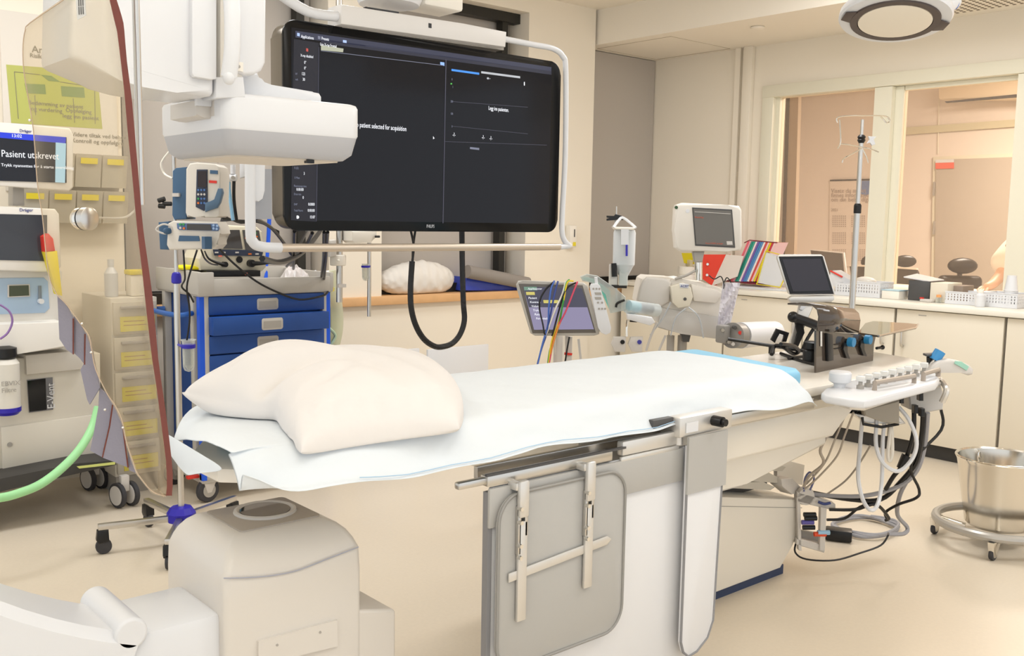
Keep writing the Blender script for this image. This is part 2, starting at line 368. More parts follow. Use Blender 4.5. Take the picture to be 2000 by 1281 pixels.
MB().tube([P2(437, 1129, 1.9475), P2(480, 1128, 1.9475), P2(530, 1124, 1.9475), P2(580, 1114, 1.9475), P2(640, 1091, 1.9475), P2(700, 1068, 1.9475)], .0016, n=5, sm=6).build('seam_line', mat('seam_grey_blue', '#a9abb8', .5), tube)
MB().prism([P2(*p, 1.942) for p in ((505, 1253), (505, 1300), (660, 1262), (659, 1211))], (0, .008, 0)).build('service_plate', m_tube, tube, smooth=0)
for p in ((542, 1260), (626, 1235)):
    c = P2(*p, 1.94); MB().cyl(c, c+V(0, .004, 0), .0028).build('screw', m_grey, tube)
MB().hull([V(1.19, 1.955, .2), V(1.325, 1.955, .2), V(1.325, 2.2, .2), V(1.19, 2.2, .2), V(1.19, 1.955, .505), V(1.318, 1.955, .475), V(1.318, 2.19, .475), V(1.19, 2.19, .515), V(1.325, 1.957, .467), V(1.325, 2.19, .467)]).build('side_box', m_tube, tube, smooth=30, bev=.006)
MB().bb((.66, 1.975, .2), (.88, 2.2, .575), bev=.02).build('arc_mount', m_white, tube)
MB().cyl((.675, 1.96, .585), (.675, 2.19, .585), .034, n=28).build('pivot_roller', m_white, tube, bev=.006)

# ================================================================== PATIENT TABLE
m_board = mat('table_board', '#efe9df', .25)
pt = thing('examination_table', 'long white x-ray examination table on a boxy white column', 'examination table', (3.0, 2.3, 0))
def outline(pts, z): return [V(a, b, z) for a, b in pts]
bo = [(.91, 2.06), (.91, 2.22), (1.06, 2.44), (1.25, 2.5), (3.9, 2.5), (4.02, 2.46), (4.12, 2.36), (4.14, 2.25), (4.08, 2.05), (3.98, 1.92), (3.86, 1.87), (1.35, 1.87), (1.05, 1.93)]
MB().prism(outline(bo, .878), (0, 0, -.035), bev=.008).build('table_top', m_board, pt, smooth=30)
MB().bb((1.5, 1.855, .80), (3.55, 1.87, .832)).build('side_rail', m_steel, pt, smooth=0, bev=.002)
cv = MB().prism([V(1.9, 1.90, .842), V(3.5, 1.90, .842), V(3.4, 1.90, .78), V(3.24, 1.90, .665), V(1.9, 1.90, .665)], (0, .52, 0), bev=.015)
cv.build('top_carriage', m_whitew, pt, smooth=40)
MB().prism([V(2.2, 2.0, .66), V(3.36, 2.0, .66), V(3.36, 2.0, .60), V(2.85, 2.0, .53), V(2.2, 2.0, .53)], (0, .45, 0), bev=.012).build('swivel_head', m_whitew, pt, smooth=40)
MB().bb((2.6, 2.12, .47), (3.0, 2.6, .54), bev=.006).build('lift_bracket', m_off, pt)
for q in ([(1380, 903), (1480, 897), (1535, 912), (1528, 920), (1380, 918)], [(1380, 926), (1500, 922), (1527, 936), (1518, 943), (1380, 935)], [(1380, 943), (1490, 941), (1514, 951), (1505, 957), (1380, 951)]):
    MB().prism([PY(px, py, 2.22) for px, py in q], (0, .38, 0)).build('bellows_plate', mat('bellows_grey', '#c4beb2', .45), pt, smooth=0)
MB().bb((2.6, 2.30, .36), (3.42, 2.58, .53)).build('bellows_core', m_dgrey, pt, smooth=0)
MB().prism([PY(px, py, 2.32) for px, py in ((1518, 893), (1572, 908), (1568, 948), (1518, 935))], (0, .02, 0), bev=.003).build('end_plate', m_alu, pt)
MB().prism([PY(px, py, 2.2) for px, py in ((1526, 936), (1548, 934), (1567, 953), (1566, 962), (1547, 966), (1528, 950))], (0, .06, 0), bev=.004).build('end_bracket', m_off, pt)
MB().prism([V(2.4, 2.2, .035), V(3.40, 2.2, .035), V(3.49, 2.2, .12), V(3.52, 2.2, .17), V(3.53, 2.2, .305), V(2.4, 2.2, .53)], (0, .46, 0), bev=.012).build('column', m_whitew, pt, smooth=30)
MB().prism([V(2.4, 2.1975, .49), V(3.53, 2.1975, .270), V(3.53, 2.1975, .268), V(2.4, 2.1975, .488)], (0, .004, 0)).build('column_seam', m_grey, pt, smooth=0)
MB().bb((2.42, 2.215, 0), (3.44, 2.66, .04)).build('column_foot', mat('blue_black_foot', '#33405e', .6), pt, smooth=0)

# blue pad and sheet
def noise(x, y, s=0):
    return (math.sin(x*7.1+s)*math.cos(y*5.3+1.7*s) + .5*math.sin(x*17.3+2.1*s+y*9.1) + .3*math.sin(y*31+x*23+s))/1.8
pdb = MB().prism([V(1.0, 1.99, .8785), V(1.0, 2.28, .8785), V(1.12, 2.44, .8785), V(1.3, 2.49, .8785), V(3.11, 2.49, .8785), V(3.14, 2.46, .8785), V(3.03, 1.93, .8785), V(2.99, 1.895, .8785), V(1.3, 1.90, .8785)], (0, 0, .062), bev=.02, seg=3)
tag(pdb.build('mattress_pad', mat('sky_blue_vinyl', '#8fcdee', .5), smooth=50), 'light blue mattress pad showing past the white sheet at the foot end', 'mattress')
sh = MB(); rows = []
NX, NY = 64, 30
for i in range(NX+1):
    t = i/NX; row = []
    xn = .872 + t*(2.86-.872); xf = .885 + t*(2.92-.885)
    hem = .862 + .006*math.sin(t*19) - .004*math.sin(t*43) + (.06*math.exp(-(t/.03)**2)) - (.03 if t > .985 else 0) - .012*max(0, (t-.8)/.2)
    nar = .10*max(0, 1-t/.12)**1.5; narf = .26*max(0, 1-t/.09)**1.3           # the board narrows at the head
    prof = [(2.545, .875), (2.535, .90), (2.52, .93), (2.50, .945), (2.46, .951)]
    for k in range(16): prof.append((2.44 - (2.44-1.90)*k/15, .954 + .006*math.sin(math.pi*k/15)))
    prof += [(1.88, .951), (1.858, .941), (1.842, .925), (1.832, .905), (1.822, .888), (1.812, .874), (1.80, hem+.004), (1.795, hem)]
    for j, (y, z) in enumerate(prof):
        u = (2.55-y)/.75; x = xf + (xn-xf)*u
        if z > .94: z += .0035*noise(x*2, y*3) + .012*math.exp(-((t-.33)/.09)**2)*max(0, (y-2.2)/.3)
        else: y += .006*noise(x*3, z*20, 1.3) 
        if j > 20: y += nar*.55
        else: y -= narf*max(0, min(1, (y-1.95)/.5))
        if j > 22: x += .10*t**10*(j-22)/6
        if t < .06: z -= (1-t/.06)**2*.035*(.6+.4*math.sin(y*9))
        row.append(V(x, y, z))
    rows.append(row)
sh.grid(rows)
sheet = sh.build('bed_sheet', m_sheet, None, smooth=80, sub=1, solid=.002)
tag(sheet, 'pale blue-white disposable sheet draped over the length of the examination table', 'sheet')
st = MB().tube([rows[i][-2]+V(0, -.0025, .006) for i in range(8, 52, 4)], .0012, n=4, sm=2); st.build('blue_hem_line', mat('hem_blue', '#a9c9e4', .8), sheet)
fl = MB()
a, b_, c_, e_ = V(.868, 2.30, .935), V(.872, 1.92, .91), V(.855, 2.10, .855), V(.868, 2.2, .87)
fl.grid([[a, a.lerp(b_, .35), a.lerp(b_, .7), b_], [a.lerp(e_, .5), e_.lerp(c_, .2)+V(-.01, 0, .03), c_.lerp(b_, .3)+V(0, 0, .01), b_.lerp(c_, .3)], [e_+V(0, .05, .02), e_, c_, c_+V(0, -.03, .02)]])
fl.build('sheet_flap', m_sheet, sheet, smooth=80, sub=2, solid=.0015)

# pillow
def bez(p, q, ctl, t): return p*(1-t)**2 + ctl*2*t*(1-t) + q*t*t
A, B_, C_, D_ = G(361, 766, 1.015), PY(588, 884, 1.83), G(897, 838, .958), V(1.78, 2.55, .985)
M_ = G(535, 800, .99)
def edgeAB(t):
    w = .5*(1+math.tanh((t-.52)/.10)); a_ = bez(A, M_, A.lerp(M_, .5)+V(-.015, 0, 0), min(1, t/.55)); b_ = bez(M_, B_, M_.lerp(B_, .5)+V(-.012, 0, 0), max(0, (t-.5)/.5)); return a_.lerp(b_, w) if 0 < t < 1 else (A.copy() if t == 0 else B_.copy())
def edgeDC(t): return bez(D_, C_, V(1.66, 2.05, .96), t)
def edgeAD(t): return bez(A, D_, V(1.4, 2.52, .985), t)
def edgeBC(t): return bez(B_, C_, V(1.2, 1.86, .945), t)
def coons(u, v): # u along A->D / B->C, v along A->B
    s_ = (1-v)*edgeAD(u) + v*edgeBC(u) + (1-u)*edgeAB(v) + u*edgeDC(v)
    return s_ - ((1-u)*(1-v)*A + u*(1-v)*D_ + (1-u)*v*B_ + u*v*C_)
N = 44; pl = MB(); top = []; bot = []
for i in range(N+1):
    rt, rb = [], []
    for j in range(N+1):
        u, v = .5-.5*math.cos(math.pi*i/N), .5-.5*math.cos(math.pi*j/N); p = coons(u, v); a_, b_ = 2*u-1, 2*v-1
        e = max(0, (1-abs(a_)**2.6)*(1-abs(b_)**2.6))
        h = .118*e**.36
        cr = math.exp(-((v-.44-.05*u)/.06)**2)*max(0, 1-u/.5)
        h *= 1-.66*cr
        h += .034*math.exp(-((v-.25)/.2)**2)*math.exp(-((u-.22)/.22)**2)*min(1, e*3)
        h += .012*math.exp(-((v-.72)/.16)**2)*math.exp(-((u-.35)/.2)**2)*min(1, e*3)
        h -= .012*(math.exp(-((v-.15-.5*u)/.025)**2)*math.exp(-((u-.12)/.12)**2) + math.exp(-((v-.80+.35*u)/.03)**2)*math.exp(-((u-.3)/.25)**2))*min(1, e*3)
        w = .003*math.sin(26*v+9*u)*math.exp(-((u-.1)/.16)**2) + .002*math.sin(45*u+8*v)*math.exp(-((v-.93)/.09)**2) + .006*math.sin(17*(u-v)+3*u*u)*e
        h += w*min(1, e*6)
        p.z = max(p.z, .962 if p.y > 1.88 else (.962-(1.88-p.y)*.9 if p.y > 1.80 else .90))
        rt.append(p+V(0, 0, h)); z0 = p.z - .055*min(1, e*4)**.6
        sh_ = .035*math.sin(math.pi*min(1, (u/.25)**.6))*max(0, 1-(v/.52)**4)
        rb.append(V(p.x-sh_, p.y, max(z0, .963) if (p.y > 1.88) else max(z0, p.z-.01)))
    top.append(rt); bot.append(rb)
pl.grid(top); pl.grid(bot)
tag(pl.build('pillow', m_pill, None, smooth=180, sub=1, merge=True), 'plump white creased pillow lying across the head end of the table', 'pillow')

# ================================================================== LEAD CURTAIN ON THE TABLE RAIL
lc = thing('lead_curtain', 'grey and white lead vinyl curtain hanging from the table rail with a strapped-on apron panel', 'lead curtain', (1.95, 1.78, .12))
m_cwhite = mat('curtain_white', '#e2e2e4', .5, bump=.02, bscale=30); m_edge = mat('curtain_edge_grey', '#8b8a8c', .6)
bk = MB().bb((1.50, 1.80, .12), (2.30, 1.812, .79), bev=.004); bk.build('curtain_sheet', m_cwhite, lc)
MB().bb((1.488, 1.796, .12), (1.502, 1.816, .78)).build('curtain_edge', m_edge, lc, smooth=0)
MB().bb((1.488, 1.79, .69), (2.23, 1.80, .79), bev=.003).build('curtain_top_band', m_fabg, lc)
MB().bb((1.485, 1.795, .795), (1.93, 1.825, .822), bev=.003).bb((1.40, 1.80, .80), (1.50, 1.82, .818), bev=.004).build('curtain_rail', m_steel, lc)
MB().bb((1.48, 1.792, .822), (1.98, 1.80, .828)).build('rail_strip', m_dgrey, lc, smooth=0)
# small panel
def pan(x0, x1, z0, z1, y, r): return [V((x0+x1)/2+a, y, (z0+z1)/2+b) for a, b in rrect(x1-x0, z1-z0, r, 8)]
MB().prism(pan(1.505, 1.962, .315, .772, 1.775, .07), (0, .010, 0), bev=.002).build('apron_panel', m_fabg, lc)
MB().tube(pan(1.505, 1.962, .315, .772, 1.774, .07), .0045, n=6, sm=0, closed=True).build('apron_binding', mat('binding_grey', '#94928e', .5), lc)
for (x, zt, zb) in ((1.575, .80, .44), (1.812, .812, .47)):
    MB().bb((x-.016, 1.756, .71), (x+.016, 1.772, zt+.005), bev=.006).bb((x-.022, 1.765, zt-.02), (x+.0, 1.80, zt), bev=.003).build('hook_clamp', m_alu, lc)
    MB().bb((x-.016, 1.762, .615), (x-.006, 1.775, .74), bev=.002).bb((x+.006, 1.762, .66), (x+.016, 1.775, .74), bev=.002).build('clamp_link', m_steel, lc)
    MB().bb((x-.014, 1.762, zb), (x+.016, 1.772, .70), bev=.003).build('strap_bar', m_alu, lc)
    for dz in (.735, .70, .64, .61):
        MB().cyl((x-.012, 1.752, dz), (x-.012, 1.766, dz), .0055, n=12).build('bolt', m_chrome, lc)
MB().prism([V(*q) for q in ((1.535, 1.772, .548), (1.535, 1.772, .572), (1.89, 1.772, .597), (1.905, 1.772, .585), (1.89, 1.772, .572))], (0, -.005, 0), bev=.002).build('cross_bar', m_alu, lc)
# articulated arm + long flap
MB().bb((1.97, 1.795, .80), (2.21, 1.82, .842), bev=.006).bb((1.96, 1.79, .785), (2.21, 1.80, .80), bev=.004).cyl((2.215, 1.80, .80), (2.215, 1.80, .845), .014).build('folding_arm', m_alu, lc)
cl = MB().bb((2.19, 1.775, .825), (2.44, 1.85, .885), bev=.006); clo = cl.build('clamp_block', m_alu, lc)
MB().bb((2.215, 1.772, .838), (2.27, 1.775, .868)).build('type_label', m_white, clo, smooth=0)
MB().cyl((2.345, 1.74, .86), (2.345, 1.775, .86), .016, n=20).cyl((2.345, 1.728, .86), (2.345, 1.74, .86), .011, n=16).build('clamp_knob', m_black, clo)
MB().bb((2.10, 1.80, .86), (2.19, 1.84, .885), bev=.003).build('arm_pin', m_dgrey, lc)
MB().bb((2.44, 1.84, .81), (3.0, 1.855, .845), bev=.002).build('accessory_rail', m_steel, lc)
fp = [V(2.222, 1.768, .80), V(2.222, 1.768, .20), V(2.235, 1.768, .165), V(2.26, 1.768, .145), V(2.30, 1.768, .15), V(2.35, 1.768, .18), V(2.375, 1.768, .23), V(2.395, 1.768, .80)]
MB().prism(fp, (0, .012, 0), bev=.002).build('hanging_flap', m_cwhite, lc)
MB().tube(fp[1:], .004, n=6, sm=0).tube(fp[:2], .004, n=6, sm=0).build('flap_binding', m_edge, lc)
MB().bb((2.218, 1.762, .655), (2.402, 1.77, .826)).build('flap_top', m_fabg, lc, smooth=0)
# plastic bag scraps at the floor below the curtain
sc = MB(); rows = []
for i in range(14):
    rows.append([V(2.02+.36*i/13, 1.70+.14*j/7, .012+.05*abs(noise(i*.9, j*1.1, 2))*math.sin(math.pi*(j+.5)/8)*math.sin(math.pi*(i+.3)/13.6)) for j in range(8)])
sc.grid(rows)
tag(sc.build('plastic_bag', glassy('crumpled_film', '#f3f1ee', .35, .15), None, smooth=0), 'crumpled clear plastic bag on the floor under the lead curtain', 'bag')
# ================================================================== BIG DISPLAY
YD = 3.2
dp = thing('wall_display', 'huge black ceiling-hung monitor with a dark software screen', 'monitor', (2.36, 3.25, 1.39))
S = lambda px, py, dy=0: PY(px, py, YD+dy)
MB().prism([V(2.356+a, YD, 1.768+b) for a, b in rrect(1.352, .746, .055, 7)], (0, .012, 0), bev=.004).build('front_bezel', mat('piano_black', '#060607', .2, ior=1.35), dp)
MB().prism([V(2.350+a, YD+.0125, 1.768+b) for a, b in rrect(1.335, .735, .055, 7)], (0, .085, 0), bev=.01).build('rear_housing', mat('bronze_grey_metal', '#6d665c', .3, metal=.6), dp)
m_scr = mat('dark_screen', '#0c0c10', .10, emit=.2, ecol='#22222a', ior=1.33)
scr = MB().bb((1.712, YD-.0015, 1.433), (2.976, YD, 2.112)).build('screen', m_scr, dp, smooth=0)
def emat(n, c, e=1.0): return mat(n, '#050505', .5, emit=e, ecol=c)
m_tw, m_tg, m_tb = emat('screen_white', '#f3f5fb', .9), emat('screen_grey', '#8f93a8', .55), emat('screen_blue', '#3f8be0', .9)
m_bar = emat('screen_toolbar', '#3a3d52', .7); m_beige = emat('screen_tab', '#bdbfa8', .7); m_ln = emat('screen_rule', '#4b4b5a', .7)
def srect(nm, pts, m, par=scr, dy=-.0022): MB().prism([S(*p, dy) for p in pts], (0, .0005, 0)).build(nm, m, par, smooth=0)
UX = X; UZ = Z
srect('toolbar', ((577, 60), (1077, 131), (1077, 139), (577, 73)), m_bar)
srect('toolbar_band', ((627, 84), (1077, 146), (1077, 139), (627, 76)), emat('screen_band', '#2d2f42', .6))
srect('side_panel', ((574, 76), (623, 84), (618, 433), (568, 430)), emat('screen_side', '#1e1f2e', .5), dy=-.002)
srect('tab', ((627, 88), (671, 95), (670, 102), (627, 98)), m_beige, dy=-.003)
srect('rule', ((627, 98.5), (868, 127.5), (868, 128.5), (627, 99.5)), m_tg, dy=-.003)
srect('divider', ((870.5, 116), (872, 116), (866, 436), (864.5, 436)), m_ln, dy=-.003)
srect('divider_side', ((622.5, 92), (623.5, 92), (618.5, 432), (617.5, 432)), m_ln, dy=-.003)
srect('blue_bar', ((882, 134.5), (936, 142), (936, 146), (882, 138.5)), m_tb, dy=-.003)
srect('grey_bar', ((940, 139), (1016, 149), (1016, 153), (940, 143)), emat('screen_pale', '#b9bcc0', .8), dy=-.003)
srect('icon', ((860, 121), (868, 122), (868, 129), (860, 126)), emat('icon_blue', '#8fb4f0', .9), dy=-.003)
for (px0, py0, px1, py1) in ((884, 198, 1031, 209), (884, 246, 1031, 261), (868, 276, 1068, 283)):
    srect('rule', ((px0, py0), (px1, py1), (px1, py1+.8), (px0, py0+.8)), m_ln, dy=-.003)
def st_(t, px, py, s, m=m_tw, al='LEFT', xs=1.0): lettering(t, S(px, py, -.0035), UX, UZ, s*.78, m, scr, al, 'screen_text', .0002, xs*.66)
st_('Applications', 588, 71, .020); st_('Presets', 628, 75, .020); st_('Line X-ray Frontal', 625, 86, .018)
srect('apps_icon', ((580.5, 64), (585.5, 65), (585.5, 71), (580.5, 70)), emat('icon_pale', '#a7bde8', .9), dy=-.003)
srect('presets_icon', ((621, 70), (626, 71), (626, 77), (621, 76)), m_tg, dy=-.003); srect('save_icon', ((670, 78), (677, 79), (677, 84), (670, 83)), emat('icon_pale', '#a7bde8', .9), dy=-.003)
st_('X-ray disabled', 587, 108, .017); srect('warning_icon', ((598, 94), (602, 95), (602, 101), (598, 100)), emat('screen_red', '#c05048', .8), dy=-.003)
for t, px, py in (('0°', 594, 122), ('0°', 594, 133), ('123', 589, 144), ('30', 591, 155), ('576', 590, 318), ('3', 593, 339), ('0:00:00', 579, 370), ('0', 591, 386), ('0:0000', 602, 399), ('0:00:00', 601, 411), ('15:07', 605, 424)):
    st_(t, px, py, .019)
for t, px, py in (('kV', 577, 144), ('mA', 577, 155), ('R (Ω)', 575, 328), ('X Mass', 575, 347), ('Fluoroscopy time', 574, 363), ('Dose rate', 574, 379), ('DAP', 574, 399), ('Total Fluoro', 574, 411)):
    st_(t, px, py, .014, m_tg)
MB().cyl(S(581, 424, -.0035), S(581, 424, -.003), .006).build('record_dot', m_tw, scr)
st_('No patient selected for acquisition', 690, 243, .034, xs=.98)
st_('Legg inn pasienten.', 954, 211, .030, xs=.95)
for t, px, py in (('-?-', 884, 263), ('-?-', 941, 268), ('-?-', 956, 270)): st_(t, px, py, .03)
for t, px, py in (('II', 882, 155), ('I', 884, 170), ('200', 880, 198), ('100', 880, 222), ('0', 882, 247)): st_(t, px, py, .016, m_tg)
st_('4/4  ▸', 951, 153, .016); st_('PHILIPS', 833, 442, .024, emat('logo_white', '#d9d9d6', .5))
srect('green_dot', ((880, 162), (883, 162), (883, 165), (880, 165)), emat('screen_green', '#4ab04a', .8), dy=-.003)
srect('small_button', ((918, 287), (936, 289), (936, 293), (918, 291)), m_tg, dy=-.003); srect('menu_dots', ((1023.4, 160), (1025, 160), (1025, 167), (1023.4, 167)), m_tw, dy=-.003)
MB().prism([S(*p, -.004) for p in ((846, 266), (846, 272), (847.3, 270.6), (849, 270.6))], (0, .0004, 0)).build('mouse_pointer', m_tw, scr, smooth=0)
# frame of white tube around it
fr = [S(672, 33, -.02), S(600, 22, -.02), V(1.60, 3.18, 2.235), V(1.548, 3.17, 2.19), S(489, 250, -.03), S(489, 440, -.03), S(494, 472, -.03), S(512, 482, -.03), S(548, 484, -.03)]
MB().tube(fr, .0185, n=12).build('frame_tube', m_white, dp, smooth=70)
MB().cyl(S(546, 484, -.03), S(1092, 482, -.03), .0155, n=14).build('lower_bar', mat('warm_alu_bar', '#cdbfae', .35, metal=.5), dp)
fr = [S(984, 76, -.02), S(1040, 87, -.02), S(1080, 95, -.02), S(1099, 110, -.02), S(1105, 140, -.02), S(1104, 300, -.02), S(1098, 420, -.02), S(1098, 455, -.025), S(1104, 472, -.03), S(1113, 480, -.03)]
MB().tube(fr, .0125, n=12).tube([S(1113, 480, -.03), S(1088, 483, -.03)], .0125, n=12).build('frame_tube', m_white, dp, smooth=70)
MB().prism([S(*p, -.05) for p in ((667, 8), (666, 47), (988, 92), (990, 62), (905, 46))], (0, .1, 0), bev=.006).build('top_bracket', mat('bracket_white', '#dcd9d6', .4), dp)
MB().prism([S(*p, -.052) for p in ((837.5, 45), (837.5, 54), (843, 55), (843, 46))], (0, .003, 0)).build('bracket_slot', m_black, dp, smooth=0)
MB().prism([S(*p, .0) for p in ((672, 48), (984, 92), (984, 98), (668, 54))], (0, .06, 0)).build('bracket_underside', m_grey, dp, smooth=0)
c1 = S(760, 0, .03); MB().lathe([(.115, -.02), (.125, .0), (.12, .07), (.10, .11), (.05, .14)], c1, n=32).cyl(c1+V(0, 0, .1), V(c1.x, c1.y, 3.085), .05).build('ceiling_joint', m_white, dp)
c1 = S(845, 12, .05); MB().box(c1+V(0, 0, .06), (.19, .16, .16), bev=.012).cyl(c1+V(0, 0, .1), V(c1.x, c1.y, 3.08), .035).build('spring_arm_housing', m_whitew, dp)
MB().prism([S(*p, -.05) for p in ((715, 13), (779, 23), (779, 26), (718, 16))], (0, .02, 0)).build('joint_gap', m_black, dp, smooth=0)
MB().prism([S(*p, -.03) for p in ((498, 300), (498, 392), (506, 394), (514, 388), (518, 372), (519, 300))], (0, .03, 0), bev=.005).build('grip_bracket', m_white, dp)
MB().prism([S(*p, .0) for p in ((497, 330), (497, 428), (531, 428), (531, 330))], (0, .003, 0)).build('clear_guard', glassy('grey_clear_guard', '#c9cbd0', .45), dp)
# cable loop under the display
hc = thing('cable_bundle', 'thick black sleeved cable hanging in a loop below the big monitor', 'cable', S(855, 680, .25))
cab = [(902, 440), (903, 520), (905, 590), (907, 625), (899, 652), (884, 670), (865, 677), (848, 676), (828, 662), (812, 635), (803, 600), (802, 560), (805, 510)]
MB().tube([PY(a, b, 3.35) for a, b in cab], .0125, n=10, sm=5).build('sleeve', mat('black_cable_sleeve', '#1b1b1d', .4, bump=.4, bscale=60), hc)
MB().tube([PY(a, b, 3.35) for a, b in ((805, 512), (808, 480), (801, 445))], .005, n=6).tube([PY(a, b, 3.355) for a, b in ((806, 512), (807, 480), (812, 445))], .005, n=6).build('wires', m_black, hc)
# ================================================================== BLUE TROLLEY
tx0, tx1, ty0, ty1 = 1.95, 2.68, 4.6, 5.1
tr = thing('medical_trolley', 'blue drawer trolley on castors with a grey tray top carrying the defibrillator', 'trolley', ((tx0+tx1)/2, 4.85, 0))
m_tray = mat('tray_grey', '#bdb8b0', .45); m_blued = mat('trolley_blue_side', '#23488a', .45)
MB().bb((tx0+.03, ty0+.02, .16), (tx1-.03, ty1-.02, 1.04), bev=.004).build('body', m_blued, tr)
t = MB().bb((tx0-.008, ty0-.018, 1.045), (tx1+.008, ty1+.018, 1.08), bev=.006)
t.bb((tx0-.012, ty0-.023, 1.052), (tx0+.07, ty0+.001, 1.165), bev=.004).bb((tx0-.009, ty0-.021, 1.048), (tx1+.009, ty0, 1.13), bev=.004).bb((tx0-.014, ty0-.0195, 1.054), (tx0+.006, ty1+.019, 1.168), bev=.004)
t.bb((tx1-.01, ty0-.0225, 1.051), (tx1+.012, ty1+.0215, 1.15), bev=.004).bb((tx0-.0105, ty1+.001, 1.053), (tx1+.0105, ty1+.023, 1.16), bev=.004)
tray = t.build('tray_top', m_tray, tr)
for (x, s_) in ((tx0+.012, 1), (tx1-.012, -1)):
    MB().bb((x-.012, ty0-.005, .12), (x+.012, ty0+.03, 1.05)).build('corner_strip', m_bblue, tr, smooth=0)
    MB().bb((x+.012*s_, ty0-.008, .12), (x+.036*s_, ty0+.03, 1.05), bev=.002).build('corner_post', m_tray, tr)
for k in range(2): MB().bb((tx0-.006, 4.66+.36*k, .12), (tx0+.03, 4.70+.36*k, 1.05), bev=.003).build('side_post', m_tray, tr)
zt = 1.045
for k, h in enumerate((.098, .098, .098, .15, .15, .26)):
    out = .05 if k == 1 else 0
    dr = MB().bb((tx0+.045, ty0-.012-out, zt-h+.005), (tx1-.04, ty0+.02, zt-.002), bev=.003).build('drawer', m_blue, tr)
    zc = zt - min(h/2, .05)
    f = MB(); plate(f, (2.31, ty0-.014-out, zc), X, Z, .118, .06, .012, .01, bev=.003); hd = f.build('handle', m_tray, dr)
    plate(MB(), (2.31, ty0-.0145-out, zc-.003), X, Z, .098, .036, .003, .002).build('handle_recess', m_grey, hd)
    zt -= h
mb = MB().tube([V(tx0-.01, 4.66, .96), V(tx0-.075, 4.64, .955), V(tx0-.10, 4.72, .955), V(tx0-.10, 4.92, .955), V(tx0-.08, 5.02, .955), V(tx0-.01, 5.01, .955)], .013, n=10)
mb.build('push_handle', mat('handle_blue', '#2f63b0', .4), tr)
MB().bb((tx0, ty0+.0, .10), (tx1, ty1, .16), bev=.01).build('base_frame', m_tray, tr)
def castor(parent, x, y, r=.062, w=.03, ang=0, m=None, fork=None, top=.12):
    u = V(math.cos(ang), math.sin(ang), 0); ax = V(-u.y, u.x, 0)
    c = V(x, y, r)
    fk = MB().prism([c+ax*(w*.5+.004)+u*p+Z*q for p, q in ((-.012, -.012), (.012, -.012), (.05, top-r), (-.035, top-r))], -ax*(w+.008), bev=.002).build('castor_fork', fork or m_off, parent)
    wh = MB().lathe([(r*.55, -w/2), (r*.93, -w/2), (r, -w/2+.006), (r, w/2-.006), (r*.93, w/2), (r*.55, w/2)], c, axis=ax, n=28).build('castor_wheel', m or m_rubber, parent)
    MB().lathe([(r*.58, -w/2-.003), (r*.58, w/2+.003)], c, axis=ax, n=20).build('hub', m_grey, wh)
for (x, y) in ((1.99, 4.63), (2.64, 4.63), (1.99, 5.05), (2.64, 5.05)): castor(tr, x, y, ang=.2)
MB().bb((tx0-.06, 4.63, .13), (tx0, 4.66, .145), bev=.003).build('brake_pedal', m_red, tr)
# things on the trolley
TD = lambda px, py, y=4.75: PY(px, py, y)
df = thing('defibrillator', 'cream defibrillator with a small dark screen standing on the trolley tray', 'defibrillator', (2.15, 4.8, 1.115))
m_crm = mat('defibrillator_cream', '#ddd5bf', .4)
MB().prism([TD(*p, 4.70) for p in ((392, 528), (388, 505), (400, 487), (413, 447), (428, 438), (502, 443), (512, 452), (516, 495), (520, 505), (520, 522), (512, 530))], (0, .2, 0), bev=.008, seg=3).build('housing', m_crm, df, smooth=40)
MB().prism([TD(*p, 4.697) for p in ((414, 443), (420, 491), (498, 492), (490, 443))], (0, .01, 0), bev=.002).build('screen_surround', m_crm, df)
MB().prism([TD(*p, 4.692) for p in ((426, 449), (428, 485), (474, 486), (468, 449))], (0, .004, 0)).build('screen', mat('dead_screen', '#46423f', .1), df, smooth=0)
MB().prism([TD(*p, 4.692) for p in ((474, 449), (480, 488), (513, 492), (506, 450))], (0, .004, 0)).build('key_panel', m_dgrey, df, smooth=0)
MB().prism([TD(*p, 4.692) for p in ((416, 487), (419, 499), (512, 500), (514, 492), (480, 488))], (0, .004, 0)).build('lower_key_panel', mat('navy_panel', '#30384c', .4), df, smooth=0)
for i, (px, py, c) in enumerate(((423, 493, 'w'), (437, 493, 'w'), (463, 493, 'w'), (488, 496, 'o'), (502, 496, 'w'), (482, 465, 'o'), (498, 455, 'g'), (500, 462, 'o'), (430, 500, 'r'))):
    q = TD(px, py, 4.690); MB().box(q, (.018, .004, .007)).build('key', {'w': m_off, 'o': mat('orange_key', '#e0762f', .5), 'g': mat('green_key', '#3f9a5a', .5), 'r': mat('coral_dot', '#ef7a62', .5)}[c], df, smooth=0)
q = TD(468, 507, 4.695); MB().cyl(q, q+V(0, .01, 0), .017).build('knob_socket', m_black, df)
q = TD(488, 514, 4.70); MB().cyl(q+V(0, -.03, 0), q, .019).tube([q+V(0, -.02, 0), q+V(.06, -.03, 0), q+V(.14, -.02, .005)], [.014, .004]).build('paddle_plug', m_black, df)
q = TD(436, 516, 4.70); MB().cyl(q+V(-.0, -.03, 0), q, .014).tube([q+V(0, -.02, 0), q+V(-.03, -.03, .005), q+V(-.09, -.035, .03), q+V(-.11, -.03, .07)], [.01, .003]).build('lead_plug', m_black, df)
MB().prism([TD(*p, 4.655) for p in ((404, 529), (400, 541), (509, 540), (509, 528))], (0, .22, 0), bev=.003).build('black_base', m_black, df)
q = TD(481, 535, 4.65); MB().box(q, (.012, .004, .012)).build('red_label', mat('coral_dot', '#ef7a62', .5), df)
cb = MB()
for k in range(7):
    o = .006*k
    cb.tube([TD(420+4*k, 447-k, 4.8), TD(435, 433-2*k, 4.75), TD(470, 430+k, 4.8), TD(510, 436-k, 4.85), TD(545, 452+2*k, 4.9)], .004, n=5)
